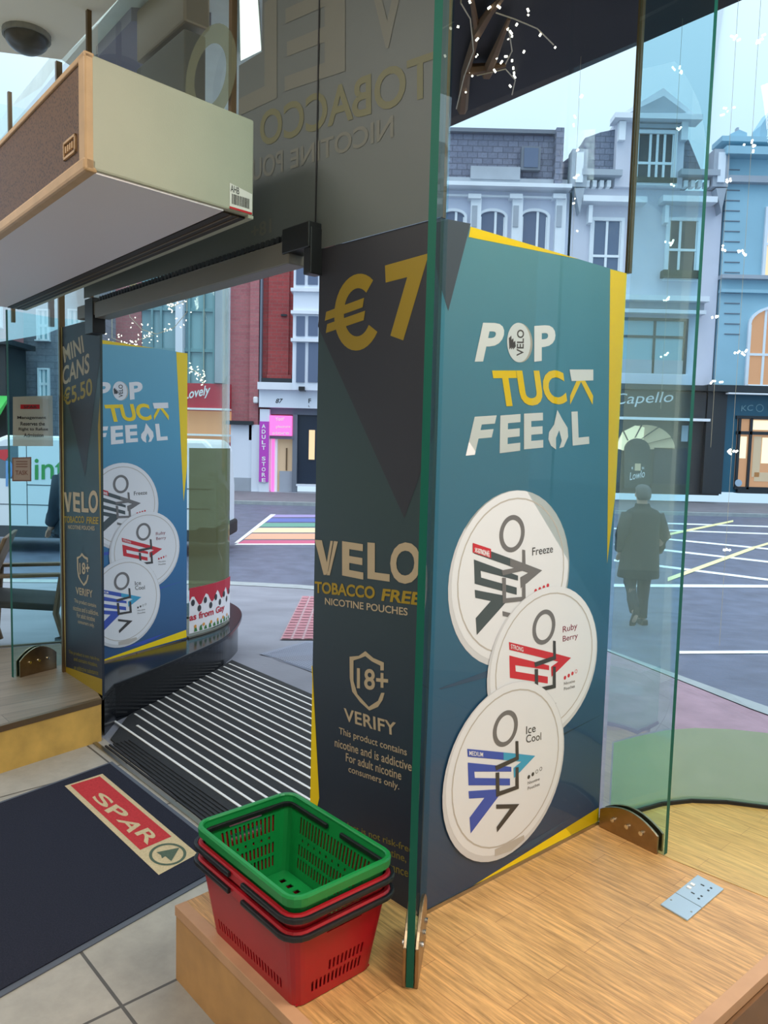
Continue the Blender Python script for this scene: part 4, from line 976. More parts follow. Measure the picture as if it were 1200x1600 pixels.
def strand(x, y0, y1, nb, Yd):  # added strands stand in for sparkles reflected in the right windows
    top = onY(x, y0, Yd)
    fairy('added strand of bulbs outside, standing in for reflected sparkles, seen against ' + {905: 'the gap beside the slate roof', 1062: 'the pedimented dormer', 1150: 'the grooved corner of the teal building', 1185: 'the lit restaurant window'}[x], lambda u, v: Vector((top.x, Yd, onY(x, v, Yd).z)), [((x, y0), (x, y1))], nb, br=.0042, wire=.0007, jit=.012, cords=(((x, y0), 3.42),))
for q in ((905, 150, 400, 10, 3.9), (1062, 110, 640, 20, 3.55), (1150, 60, 700, 22, 3.3), (1185, 60, 1010, 30, 3.2)): strand(*q)
# ------------------------------------------------------------------ street markings, paving
mat('stripe_purple', (150, 140, 188), .6); mat('stripe_blue', (88, 104, 168), .6); mat('stripe_green', (96, 150, 132), .6); mat('stripe_cream', (214, 200, 160), .6); mat('stripe_orange', (206, 158, 128), .6); mat('stripe_pink', (186, 86, 116), .6)
mat('line_white', (222, 228, 232), .6, var=.12, vscale=14); mat('line_yellow', (222, 218, 160), .6, var=.1, vscale=10); mat('tactile_bed', (176, 150, 154), .7); mat('tactile_pink', (172, 116, 124), .7, var=.12, vscale=8); mat('cover_grey', (128, 136, 152), .5, 0.1); mat('cover_rib', (158, 166, 184), .5, 0.1)
DR = 0.11
def rq(pts, lift): return [onground(x, y, DR) + Vector((0, 0, lift)) for x, y in pts]
rc = thing('rainbow_crossing', 'rainbow striped pedestrian crossing painted on the road beyond the door', 'crossing', tuple(onground(430, 850, DR)))
edges = [(804.5, 428), (810, 421), (817.5, 413), (825, 404), (834, 393), (844.5, 381), (852, 369)]
nm = ['stripe_purple', 'stripe_blue', 'stripe_green', 'stripe_cream', 'stripe_orange', 'stripe_pink']
for (yA, xA), (yB, xB), m_ in zip(edges, edges[1:], nm):
    obj('stripe', MB().poly(rq([(xB, yB - 1.5), (660, yB - 1.5), (660, yA), (xA, yA)], .006)), m_, rc)
obj('white_edge', MB().poly(rq([(366, 849), (372, 849), (431, 804), (423, 804)], .009)), 'line_white', rc)
obj('white_edge', MB().poly(rq([(366, 852), (660, 852), (660, 850), (370, 850)], .009)), 'line_white', rc)
def zz(x, y): return (920 + x / 3.81, 700 + y / 3.81)
def line(p, q, w0, w1): return [(p[0], p[1] - w0), (q[0], q[1] - w1), (q[0], q[1] + w1), (p[0], p[1] + w0)]
bj = thing('box_junction', 'white and yellow lines painted on the road to the right', 'road marking', tuple(onground(1100, 880, DR)))
for (p, q, w_) in (((150, 480), (1300, 520), 1.0), ((430, 540), (1250, 620), 1.2), ((150, 575), (1250, 700), 1.4), ((150, 670), (1300, 815), 1.6), ((150, 820), (1300, 826), 2.2), ((540, 1220), (1350, 1216), 2.2), ((470, 450), (1100, 470), 1.0)):
    obj('white_line', MB().poly(rq(line(zz(*p), zz(*q), w_, w_), .006)), 'line_white', bj)
for (p, q, w_) in (((470, 785), (985, 595), 3.0), ((430, 525), (860, 436), 1.8), ((985, 595), (1300, 500), 1.8)):
    obj('yellow_line', MB().poly(rq(line(zz(*p), zz(*q), w_, w_ * .8), .009)), 'line_yellow', bj)
tp = thing('tactile_paving', 'pink tactile paving set in the pavement outside the door', 'paving', tuple(onground(465, 970)))
def pq(pts, lift): return [onground(x, y) + Vector((0, 0, lift)) for x, y in pts]
def gridpoly(q, nx, ny, lift, gap=.06):
    mb = MB(); A, B_, C_, D_ = [Vector(p) for p in q]
    def at(u, v): p = (A * (1 - u) + B_ * u) * (1 - v) + (D_ * (1 - u) + C_ * u) * v; return onground(p.x, p.y) + Vector((0, 0, lift))
    for i in range(nx):
        for j in range(ny):
            u0, u1, v0, v1 = (i + gap) / nx, (i + 1 - gap) / nx, (j + gap) / ny, (j + 1 - gap) / ny
            mb.add([at(u0, v0), at(u1, v0), at(u1, v1), at(u0, v1)], [(0, 1, 2, 3)])
    return mb
obj('bed', gridpoly(((438, 1000), (560, 1000), (560, 935), (472, 932)), 1, 8, .006, 0), 'tactile_bed', tp); obj('slabs', gridpoly(((438, 1000), (560, 1000), (560, 935), (472, 932)), 7, 16, .012, .10), 'tactile_pink', tp)
cv = thing('access_cover', 'ribbed grey metal access cover in the pavement by the entrance mat', 'cover', tuple(onground(460, 1030)))
obj('plate', MB().poly(pq([(405, 1022), (500, 1055), (560, 1010), (480, 1002)], .004)), 'cover_grey', cv)
obj('ribs', gridpoly(((412, 1023), (500, 1052), (552, 1011), (480, 1004)), 24, 24, .007, .2), 'cover_rib', cv)

# ------------------------------------------------------------------ facades across the street
FY = 33.0
mat('render_white', (200, 206, 222), .8, var=.06, vscale=.6); mat('render_pale', (206, 208, 220), .8, var=.06, vscale=.6); mat('render_teal', (150, 190, 206), .8, var=.06, vscale=.6)
mat('stone_trim', (226, 232, 238), .7, var=.05, vscale=1); mat('stone_grey', (164, 172, 182), .8, var=.08, vscale=1)
brickmat('slate', (118, 124, 144), (102, 108, 128), (84, 88, 106), .42, .24, .02, vert=True, rough=.6, var=.18)
brickmat('red_brick', (168, 74, 72), (152, 66, 66), (140, 90, 86), .45, .15, .012, vert=True, rough=.8, var=.14)
brickmat('pale_brick', (178, 112, 114), (166, 102, 106), (160, 120, 118), .45, .15, .012, vert=True, rough=.8, var=.12)
brickmat('grey_brick', (120, 122, 132), (110, 112, 124), (100, 102, 112), .7, .25, .015, vert=True, rough=.8, var=.18)
mat('dark_pane', (36, 48, 64), .25, spec=.4); mat('pale_pane', (92, 106, 132), .25, spec=.5); mat('curtain', (190, 200, 212), .7); mat('sash', (232, 238, 242), .5); mat('black_paint', (30, 38, 44), .4); mat('planter', (44, 54, 48), .8, var=.4, vscale=6)
mat('teal_paint', (28, 92, 116), .45); mat('white_paint', (222, 230, 240), .5); mat('warm_interior', (170, 124, 92), .7, emit=(214, 160, 116), estr=.4); mat('bright_interior', (240, 220, 180), .7, emit=(255, 232, 190), estr=.6)
mat('lead', (110, 118, 130), .6); mat('pink_sign', (240, 110, 190), .5, emit=(246, 120, 196), estr=.55); mat('purple_banner', (190, 70, 190), .6); mat('cream_wall', (206, 182, 150), .7, emit=(220, 190, 150), estr=.15)
mat('pane_cyan', (140, 180, 190), .1, spec=.8); mat('red_shop', (190, 40, 60), .5); mat('sign_white', (228, 232, 236), .5, emit=(228, 232, 236), estr=.1); mat('steel_teal', (120, 160, 168), .35, .2); mat('green_awning', (70, 190, 90), .6)
mat('display_glow', (230, 196, 150), .5, emit=(250, 214, 160), estr=.45)
class Bld:
    def __init__(s, name, label, px, Y=FY, cat='building'):
        s.Y = Y; p = onY(px, 765, Y); s.t = thing(name, label, cat, (p.x, Y, ROADZ + .1))
    def XZ(s, x, y): p = onY(x, y, s.Y); return p.x, p.z
    def rect(s, x0, y0, x1, y1):
        ym, xm = (y0 + y1) / 2, (x0 + x1) / 2
        return s.XZ(x0, ym)[0], s.XZ(x1, ym)[0], s.XZ(xm, y1)[1], s.XZ(xm, y0)[1]
    def box(s, name, x0, y0, x1, y1, out_, m, back=.0, parent=None, bevel=0):
        X0, X1, Z0, Z1 = s.rect(x0, y0, x1, y1)
        return obj(name, MB().box((X0, s.Y - out_, Z0), (X1, s.Y + back, Z1)), m, parent or s.t, bevel=bevel)
    def poly(s, name, pts, out_, depth, m, parent=None):
        P_ = [(lambda q: Vector((q[0], s.Y - out_, q[1])))(s.XZ(x, y)) for x, y in pts]
        return obj(name, MB().extr(P_, (0, depth, 0)), m, parent or s.t)
    def window(s, x0, y0, x1, y1, pane='dark_pane', surround=3, mull=(.5,), trans=(.5,), sill=True, frame='sash', arch=0, out_=.12, parent=None, base=0.0):
        X0, X1, Z0, Z1 = s.rect(x0, y0, x1, y1); g = surround / 1200 * s.Y; Y = s.Y - base
        mb = MB()
        def outline(e, top): 
            pts = [(X0 - e, Z0 - e * .2), (X1 + e, Z0 - e * .2), (X1 + e, Z1)]
            if arch:
                cx = (X0 + X1) / 2; hw = (X1 - X0) / 2 + e; r_ = arch / 1200 * s.Y
                pts = pts[:2] + [(cx + hw * math.cos(t), Z1 - r_ + (r_ + e) * math.sin(t)) for t in [math.pi * i / 14 for i in range(15)]]
            else: pts = pts[:2] + [(X1 + e, Z1 + e), (X0 - e, Z1 + e)]
            return pts
        o_ = outline(g, 0); i_ = outline(0.0, 0); n = len(o_)
        v = [Vector((x, Y - out_, z)) for x, z in o_] + [Vector((x, Y - out_, z)) for x, z in i_] + [Vector((x, Y + .02, z)) for x, z in o_] + [Vector((x, Y + .02, z)) for x, z in i_]
        mb.add(v, [(k, (k + 1) % n, n + (k + 1) % n, n + k) for k in range(n)] + [(k, 2 * n + k, 2 * n + (k + 1) % n, (k + 1) % n) for k in range(n)] + [(n + k, n + (k + 1) % n, 3 * n + (k + 1) % n, 3 * n + k) for k in range(n)])
        fr = obj('window', mb, 'stone_trim' if frame == 'sash' else frame, parent or s.t)
        obj('pane', MB().poly([Vector((x, Y - .015, z)) for x, z in i_]), pane, fr)
        sb_ = MB(); w_ = max(.05, .9 / 1200 * s.Y)
        for m_ in mull: x = X0 + (X1 - X0) * m_; sb_.box((x - w_, Y - .06, Z0), (x + w_, Y - .016, Z1))
        for m_ in trans: z = Z0 + (Z1 - Z0) * m_; sb_.box((X0, Y - .07, z - w_), (X1, Y - .016, z + w_))
        for x in (X0, X1 - w_): sb_.box((x, Y - .05, Z0), (x + w_, Y - .016, Z1 - (arch / 1200 * s.Y if arch else 0)))
        sb_.box((X0, Y - .05, Z0), (X1, Y - .016, Z0 + w_))
        obj('sash_bars', sb_, frame if frame in ('black_paint', 'bronze') else 'sash', fr)
        if sill: obj('sill', MB().box((X0 - g * 1.3, Y - .25, Z0 - g * .7), (X1 + g * 1.3, Y, Z0)), 'stone_trim', fr)
        return fr
D8 = 1.5
# red brick building with the shops beneath
b = Bld('brick_building', 'red brick building with a white timber bay window over the shop door', 430)
b.box('wall', 356, 380, 394, 662, 0, 'pale_brick', D8); b.box('pier', 392, 380, 406, 688, .25, 'pale_brick', D8)
b.box('wall', 406, 380, 640, 660, 0, 'red_brick', D8); b.box('brick_panel', 420, 415, 452, 588, .12, 'red_brick', 0); b.box('brick_band', 418, 586, 456, 592, .2, 'red_brick', 0)
b.box('downpipe', 408, 400, 411, 620, .3, 'lead', 0); b.box('string_course', 356, 658, 398, 664, .5, 'black_paint', .1)
b.box('light_bracket', 440, 492, 449, 495, .2, 'black_paint', 0)
bay = b.box('bay_window', 462, 380, 505, 612, .9, 'white_paint', 0)
for (y0, y1) in ((400, 452), (500, 530), (540, 600)):
    for x0, x1 in ((467, 480), (485, 500)):
        X0, X1, Z0, Z1 = b.rect(x0, y0, x1, y1); obj('bay_pane', MB().box((X0, FY - .95, Z0), (X1, FY - .9, Z1)), 'pale_pane', bay)
for y in (458, 492, 534): b.box('bay_moulding', 459, y, 508, y + 5, 1.05, 'stone_trim', 0, bay)
b.box('cable_bundle', 410, 592, 470, 606, .3, 'black_paint', 0)
s1 = Bld('shop_front', 'pale blue shop front with a pink sign and purple vertical banner', 430, FY, 'shop')
s1.box('shutter', 362, 664, 400, 746, .25, 'white_paint', .1); s1.box('stall_riser', 362, 746, 395, 771, .28, 'stone_grey', .1)
s1.box('pilaster', 395, 664, 408, 771, .35, 'white_paint', .1); s1.box('pilaster', 408, 640, 423, 771, .45, 'white_paint', .1)
s1.box('cornice', 407, 602, 640, 613, .8, 'stone_trim', .1); s1.box('fascia', 408, 613, 640, 640, .55, 'white_paint', .1)
s1.box('alarm_box', 399, 621, 406, 631, .6, 'white_plastic', -.3, bevel=.05)
s1.box('security_light', 471, 607, 480, 613, 1.1, 'black_plastic', -.4)
s1.box('soffit_band', 423, 640, 640, 650, .2, 'lead', .1); s1.box('door_frame', 458, 648, 465, 771, .3, 'lead', .1)
mb = MB()
def ft(b_, mb, s, bl, br, tl, o, bold=.02): put_text(mb, s, *[Vector((b_.XZ(*q)[0], b_.Y - o, b_.XZ(*q)[1])) for q in (bl, br, tl)], bold=bold)
ft(s1, mb, '87', (433, 631), (443, 631), (435, 624), .56); ft(s1, mb, 'F', (484, 631), (488, 631), (484, 624), .56); ft(s1, mb, 'L', (484, 637), (486, 637), (484, 634), .56)
obj('number', mb, 'black_paint', s1.t)
sg_ = s1.box('pink_light_box', 424, 650, 458, 681, .5, 'pink_sign', .0); mb = MB(); ft(s1, mb, 'Your', (433, 659), (447, 657), (433, 653), .51); ft(s1, mb, 'pleasure', (434, 670), (456, 670), (434, 665), .51); ft(s1, mb, 'store', (428, 679), (454, 679), (428, 675), .51); obj('lettering', mb, 'white_ink', sg_)
vb = s1.box('vertical_banner', 408, 659, 422.5, 752, .52, 'purple_banner', -.4); mb = MB()
for i, c_ in enumerate('ADULT STORE'):
    if c_ != ' ': ft(s1, mb, c_, (412.0, 669.5 + i * 8.3), (418.0, 669.5 + i * 8.3), (412.0, 663.3 + i * 8.3), .53, .03)
obj('lettering', mb, 'white_ink', vb)
s1.box('doorway', 425, 684, 458, 771, .02, 'cream_wall', .1); s1.box('door_jamb', 425, 684, 430, 769, .25, 'pink_sign', 0); s1.box('door_leaf', 430, 686, 434, 768, .2, 'sign_white', 0)
s1.box('counter', 437, 736, 458, 768, .12, 'stone_grey', 0); s1.box('door_head', 423, 681, 460, 686, .35, 'lead', 0); s1.box('picture_frame', 447, 700, 449, 735, .1, 'bronze', 0)
s1.box('shop_window', 465, 650, 640, 760, .05, 'dark_pane', .1); s1.box('window_display', 483, 672, 492, 718, .12, 'display_glow', 0); s1.box('window_sill', 464, 758, 640, 761, .35, 'white_paint', 0); s1.box('step', 395, 770, 640, 773, .5, 'stone_grey', 0)
# building with glass front behind the poster, and the red shop below
b = Bld('glass_building', 'teal glass fronted building seen above the far blue poster', 290)
b.box('wall', 140, 410, 357, 602, 0, 'pane_cyan', D8); b.box('brick_end', 140, 410, 222, 610, .1, 'pale_brick', D8)
for x in (238, 252, 276, 296, 318, 334): b.box('mullion', x, 415, x + 3, 600, .2, 'steel_teal', 0)
b.box('pale_column', 279, 415, 290, 580, .5, 'white_paint', 0); b.box('pale_column', 340, 415, 355, 600, .5, 'stone_grey', 0)
for y in (482, 545): b.box('floor_band', 222, y, 357, y + 5, .15, 'steel_teal', 0)
b.box('shadowed_tree', 160, 500, 212, 545, .4, 'planter', 0) if False else None
b = Bld('red_shop', 'red fronted shop with white script sign left of the white shutter', 325, FY, 'shop')
b.box('fascia', 260, 600, 361.5, 642, .4, 'red_shop', D8); b.box('window', 260, 642, 361.5, 690, .05, 'warm_interior', 2); b.box('stall_riser', 260, 690, 361.5, 771, .1, 'red_shop', 2); b.box('sign_strip', 260, 638, 361.5, 641, .5, 'sign_white', 0); b.box('sign_strip', 260, 678, 361.5, 681, .5, 'sign_white', 0)
mb = MB(); ft(b, mb, 'Lovely', (291, 630), (330, 622), (294, 610), .42); obj('script_sign', mb, 'white_ink', b.t)
# grey stone building on the left
LY = 30.0
b = Bld('stone_building', 'grey stone building with blue windows behind the parked van', 60, LY)
b.box('wall', -10, 380, 160, 772, 0, 'grey_brick', D8)
b.window(61, 486, 76, 532, 'pane_cyan', 2.5); b.window(63, 578, 76, 622, 'pane_cyan', 2.5); b.window(110, 486, 125, 532, 'pane_cyan', 2.5)
b.box('red_wall', -40, 380, -2, 560, .1, 'pale_brick', D8); 
b2 = Bld('corner_shop', 'dark shop front with a green awning at the left edge', 5, LY - 2, 'shop')
b2.box('wall', -60, 470, 6, 545, .0, 'pale_brick', 1.5); b2.window(-12, 478, 3, 512, 'pane_cyan', 2, ()); b2.box('cornice', -60, 532, 26, 540, .6, 'black_paint', 1.5); b2.box('dark_front', -60, 540, 12, 772, .1, 'black_paint', 1.5)
X0, X1, Z0, Z1 = b2.rect(-60, 618, 17, 660)
obj('awning', MB().loft([[(X0, LY - 2.1, Z1), (X1, LY - 2.1, Z1), (X1, LY - 2.15, Z1 - .15), (X0, LY - 2.15, Z1 - .15)], [(X0, LY - 3.4, Z0), (X1, LY - 3.4, Z0), (X1, LY - 3.4, Z0 - .3), (X0, LY - 3.4, Z0 - .3)]]), 'green_awning', b2.t)
la = Bld('street_lantern', 'black bracket lantern on the grey stone building', 30, LY - .05, 'lamp')
la.box('bracket', 15, 597, 40, 599, .1, 'black_paint', .05); p = onY(31, 588, LY - .5)
la_m = MB(); r1 = .16
la_m.loft([[p + Vector((r1 * k * sx, r1 * k * sy, dz)) for sx, sy in ((1, 1), (-1, 1), (-1, -1), (1, -1))] for k, dz in ((.6, -.3), (1.05, .1))]); obj('lantern', la_m, 'pane_cyan', la.t)
la_m = MB().loft([[p + Vector((r1 * k * sx, r1 * k * sy, dz)) for sx, sy in ((1, 1), (-1, 1), (-1, -1), (1, -1))] for k, dz in ((1.2, .1), (.5, .3), (.1, .42))]); obj('lantern_cap', la_m, 'black_paint', la.t)
obj('stem', MB().tube([p + Vector((0, .1, -.3)), p + Vector((0, .45, -.3))], .04), 'black_paint', la.t)
# white building with the slate roof
b = Bld('slate_roof_building', 'white Victorian building with slate mansard roof and arched windows', 790)
b.box('wall', 520, 296, 884, 772, 0, 'render_white', D8)
roof = b.poly('roof', [(560, 292), (878, 292), (872, 205), (560, 196)], -.2, D8, 'slate')
sk_ = b.box('skylight', 814, 230, 844, 267, .1, 'lead', .3); X0, X1, Z0, Z1 = b.rect(818, 233, 840, 263); obj('pane', MB().box((X0, FY - .14, Z0), (X1, FY - .1, Z1)), 'pale_pane', sk_)
b.box('ridge_cap', 560, 199, 876, 205, 0, 'lead', .5)
b.box('chimney_end', 866, 203, 878, 290, .25, 'slate', 3); b.box('parapet', 560, 278, 886, 294, .1, 'stone_grey', .5); b.box('parapet_panel', 735, 262, 812, 282, .15, 'stone_grey', .4); b.box('gutter', 560, 292, 888, 298, .7, 'stone_trim', .2); b.box('frieze', 560, 306, 884, 309, .2, 'stone_trim', 0)
for x in (732, 796, 863): 
    b.box('pilaster', x, 312, x + 16, 500, .3, 'stone_trim', 0); b.box('pilaster_panel', x + 4, 325, x + 12, 358, .34, 'stone_grey', 0); b.box('capital', x - 2, 308, x + 18, 315, .45, 'stone_trim', 0)
for x0, x1 in ((690, 724), (749, 787), (814, 853)): b.window(x0, 331, x1, 430, 'pale_pane', 4, (.62,), (.18,), arch=8)
# gabled building
b = Bld('gabled_building', 'pale building with a pedimented dormer above the dark shop front', 1020)
b.box('wall', 884, 296, 1121, 606, 0, 'render_pale', D8)
for x in (889, 1107):
    b.box('corner_block', x, 240, x + 24, 298, .5, 'stone_grey', .2); b.box('block_panel', x + 6, 246, x + 17, 292, .58, 'stone_trim', 0); b.poly('block_bracket', [(x + 4, 300), (x + 20, 300), (x + 12, 338)], .5, .5, 'stone_grey')
b.poly('roof', [(908, 272), (915, 214), (940, 205), (965, 200), (965, 272)], -.1, 4, 'slate'); b.poly('roof', [(1060, 272), (1060, 200), (1078, 218), (1100, 272)], -.1, 4, 'slate'); b.poly('roof_side', [(880, 272), (880, 250), (912, 226), (910, 272)], -.4, 4, 'slate')
b.box('dormer', 960, 190, 1065, 296, .25, 'render_pale', 4); b.poly('pediment', [(956, 192), (1084, 192), (1029, 147)], .55, .9, 'stone_trim'); b.poly('pediment_field', [(978, 185), (1063, 185), (1029, 160)], .6, .1, 'stone_grey'); b.box('pediment_base', 953, 189, 1087, 197, .75, 'stone_trim', 0)
b.box('dentil_band', 985, 200, 1065, 206, .4, 'stone_grey', 0)
for x in (962, 1058): b.box('scroll_bracket', x, 197, x + 10, 226, .5, 'stone_trim', 0)
b.window(992, 214, 1047, 292, 'dark_pane', 5, (.35, .55, .75), (.42,), sill=True, base=.25)
X0, X1, Z0, Z1 = b.rect(1000, 222, 1012, 288); 
b.box('window_rail', 988, 284, 1050, 292, .55, 'planter', -.40)
for x0, x1 in ((904, 966), (1056, 1116)):
    b.box('cornice', x0, 272, x1, 281, .6, 'stone_grey', 0)
    for i in range(4): b.box('dentil', x0 + 8 + i * 11, 286, x0 + 14 + i * 11, 296, .35, 'stone_trim', 0)
for x0, x1 in ((906, 1004), (1028, 1112)): b.box('window_hood', x0, 313, x1, 322, .6, 'stone_trim', 0)
b.window(925, 346, 968, 430, 'pale_pane', 5, (.5,), (.35,)); b.window(1043, 346, 1087, 436, 'dark_pane', 5, (.4,), (.5,))
for x in (916, 1034): b.box('hood_bracket', x, 325, x + 6, 352, .4, 'stone_trim', 0)
b.box('flower_box', 1030, 426, 1088, 437, .5, 'planter', -.1)
b.box('cornice', 940, 466, 1098, 474, .7, 'stone_trim', 0); b.box('fascia_band', 940, 474, 1096, 484, .3, 'stone_grey', 0); b.box('cornice', 940, 486, 1096, 492, .5, 'stone_trim', 0)
b.window(930, 501, 1068, 584, 'pane_cyan', 4, (.66,), (.70,), frame='black_paint'); b.box('blind', 932, 562, 1066, 583, .06, 'stone_grey', -.02); b.box('sill_course', 930, 586, 1092, 604, .5, 'render_pale', 0)
# its dark shop
s2 = Bld('dark_shop_front', 'black shop front with white script sign and arched doorway behind the walking man', 1040, FY, 'shop')
s2.box('front', 884, 604, 1126, 771, .15, 'black_paint', 3); s2.box('cornice', 884, 602, 1122, 610, .7, 'black_paint', 0); s2.box('fascia', 930, 612, 1098, 652, .35, 'black_paint', 0)
mb = MB(); ft(s2, mb, 'Capello', (952, 638), (1044, 634), (958, 616), .37, .0); obj('sign_script', mb, 'sign_white', s2.t)
s2.box('light_strip', 930, 653, 1101, 657, .6, 'sign_white', -.3)
p_ = [(1006 + 46 * math.cos(t), 702 - 38 * math.sin(t)) for t in [math.pi * i / 16 for i in range(17)]]
s2.poly('fanlight', p_, .2, .1, 'cream_wall')
s2.poly('fanlight_glow', [(960, 700), (970, 675), (990, 665), (1004, 668), (1002, 690), (972, 704)], .25, .05, 'bright_interior')
for a in (30, 65, 95, 130): s2.poly('fanlight_bar', [(990 + 20 * math.cos(math.radians(a)), 702 - 18 * math.sin(math.radians(a))), (991.5 + 20 * math.cos(math.radians(a)), 702 - 18 * math.sin(math.radians(a))), (1004 + 52 * math.cos(math.radians(a)) + 1, 702 - 38 * math.sin(math.radians(a))), (1004 + 52 * math.cos(math.radians(a)) - 1, 702 - 38 * math.sin(math.radians(a)))], .3, .08, 'black_paint')
mat('shop_door', (36, 50, 54), .4); dr_ = s2.poly('door', [(972, 762), (1012, 762)] + [(992 + 20 * math.cos(t), 703 - 18 * math.sin(t)) for t in [math.pi * i / 12 for i in range(13)]], .32, .1, 'shop_door')
mb = MB(); ft(s2, mb, 'Lowlo', (980, 750), (1003, 745), (981, 738), .34, .0); ft(s2, mb, 'K', (983, 733), (986, 733), (983, 729), .34); ft(s2, mb, 'H', (999, 733), (1002, 733), (999, 729), .34); obj('door_script', mb, 'sign_white', dr_)
s2.box('door_crest', 988, 724, 997, 735, .34, 'cream_wall', -.3, dr_)
s2.box('shop_window', 1018, 700, 1074, 756, .2, 'dark_pane', 0); s2.box('stall_riser', 1014, 756, 1080, 771, .25, 'black_paint', 0); s2.box('window_notice', 1062, 665, 1072, 690, .22, 'stone_grey', 0); s2.box('pilaster', 1096, 604, 1126, 771, .4, 'black_paint', 0)
# teal building at the right edge with the lit restaurant
b = Bld('teal_building', 'teal rendered building with grooved corner at the right edge', 1180)
b.box('wall', 1126, 226, 1330, 606, .1, 'render_teal', D8); b.box('parapet', 1120, 222, 1330, 230, .5, 'render_teal', .5); b.box('cornice', 1124, 240, 1330, 252, .7, 'render_teal', 0); b.box('cornice', 1126, 281, 1330, 291, .4, 'stone_grey', 0)
b.poly('gable', [(1132, 226), (1136, 214), (1150, 207), (1162, 212), (1162, 226)], .3, .5, 'render_teal'); b.poly('gable', [(1180, 226), (1184, 200), (1200, 176), (1230, 160), (1290, 190), (1290, 226)], .3, .8, 'render_teal'); b.box('finial', 1148, 202, 1151, 210, .2, 'stone_grey', 0)
for i in range(17): 
    y = 266 + i * 16.0
    if 278 < y < 292 or 430 < y < 446: continue
    b.box('groove', 1130, y, 1154, y + 1.4, .13, 'lead', 0)
b.box('string_course', 1122, 434, 1330, 440, .4, 'stone_grey', 0); b.box('string_course', 1122, 456, 1330, 461, .3, 'render_teal', 0); b.window(1194, 330, 1240, 436, 'display_glow', 4, (), base=.1)
b.window(1168, 482, 1260, 604, 'warm_interior', 4, (.25, .6), (.4,), arch=26, sill=False, base=.1)
s3 = Bld('restaurant_front', 'teal painted restaurant front with a warmly lit window at the right edge', 1180, FY, 'shop')
s3.box('cornice', 1094, 606, 1330, 616, .8, 'black_paint', 0); s3.box('front', 1122, 616, 1330, 771, .2, 'teal_paint', .0); s3.box('light_strip', 1124, 618, 1330, 620, .9, 'sign_white', -.6)
mb = MB(); ft(s3, mb, 'KC', (1154, 643), (1172, 642), (1155, 634), .23, 0); ft(s3, mb, 'P', (1196, 643), (1204, 643), (1196, 634), .23, 0)
for i in range(24):
    t = 2 * math.pi * i / 24; t2_ = 2 * math.pi * (i + 1) / 24
    mb.poly([Vector((s3.XZ(1183 + r_ * math.cos(tt), 638 - r_ * math.sin(tt))[0], FY - .23, s3.XZ(1183 + r_ * math.cos(tt), 638 - r_ * math.sin(tt))[1])) for r_, tt in ((6, t), (6, t2_), (5, t2_), (5, t))])
obj('sign', mb, 'steel_teal', s3.t)
wn_ = s3.box('lit_window', 1146, 655, 1330, 762, .22, 'warm_interior', 0)
for x in (1146, 1164, 1206): s3.box('window_frame', x, 654, x + 4, 764, .32, 'black_paint', 0, wn_)
for y in (652, 676, 762): s3.box('window_frame', 1146, y, 1330, y + 5, .32, 'black_paint', 0, wn_)
for (x0, y0, x1, y1, m_) in ((1148, 682, 1162, 716, 'bright_interior'), (1172, 682, 1184, 745, 'cream_wall'), (1186, 684, 1204, 724, 'bright_interior'), (1174, 738, 1204, 752, 'cream_wall'), (1168, 657, 1204, 672, 'bright_interior')): s3.box('display', x0, y0, x1, y1, .24, m_, -.2, wn_)
s3.poly('round_sticker', [(1148 + 5.5 * math.cos(t), 754 - 5.5 * math.sin(t)) for t in [2 * math.pi * i / 16 for i in range(16)]], .36, .02, 'socket_metal', wn_)
s3.box('stall_riser', 1146, 766, 1330, 772, .4, 'black_paint', 0)

# ------------------------------------------------------------------ van parked at the kerb
VY = 14.6; vx1 = onY(367, 800, VY + 1.9).x; vx0 = vx1 - 5.6; vz = ROADZ
mat('van_white', (222, 230, 236), .3, spec=.6); mat('van_glass', (84, 104, 116), .08, spec=.8); mat('tyre', (28, 28, 30), .8); mat('van_sill', (60, 68, 74), .5); mat('logo_green', (66, 150, 76), .5); mat('logo_red', (196, 50, 60), .5); mat('logo_blue', (96, 150, 206), .5)
van = thing('van', 'white delivery van parked at the kerb behind the far posters', 'van', (vx0, VY, vz))
prof = [(5.6 - x, z) for x, z in [(0, .35), (5.45, .35), (5.6, .5), (5.6, .95), (5.5, 1.18), (4.9, 1.35), (4.35, 2.1), (4.0, 2.24), (.22, 2.26), (.06, 2.1), (0, 1.3)]]
obj('body', MB().extr([(vx0 + x, VY, vz + z) for x, z in prof], (0, 1.9, 0)), 'van_white', van, bevel=.08)
obj('sill_band', MB().box((vx0 + .05, VY - .02, vz + .3), (vx1 - .1, VY + .02, vz + .52)), 'van_sill', van)
obj('bumper', MB().box((vx1 - .35, VY - .03, vz + .28), (vx1 + .06, VY + 1.93, vz + .58)), 'tyre', van, bevel=.05)
obj('side_window', MB().poly([(vx0 + x, VY - .004, vz + z) for x, z in ((1.85, 1.42), (.88, 1.42), (1.35, 2.02), (1.85, 2.05))]), 'van_glass', van)
obj('windscreen', MB().poly([(vx0 + .67, VY + .15, vz + 1.37), (vx0 + .67, VY + 1.75, vz + 1.37), (vx0 + 1.20, VY + 1.65, vz + 2.06), (vx0 + 1.20, VY + .25, vz + 2.06)]), 'van_glass', van)
for x in (.95, 4.55):
    wh = obj('wheel', MB().tube([(vx0 + x, VY - .02, vz + .33), (vx0 + x, VY + .22, vz + .33)], .33, 24), 'tyre', van); obj('hub_cap', MB().tube([(vx0 + x, VY - .03, vz + .33), (vx0 + x, VY + .0, vz + .33)], .19, 20), 'steel', wh)
cr_ = MB()
for x in (2.0, 3.85, 4.75): cr_.box((vx0 + x, VY - .004, vz + .55), (vx0 + x + .012, VY, vz + 2.1))
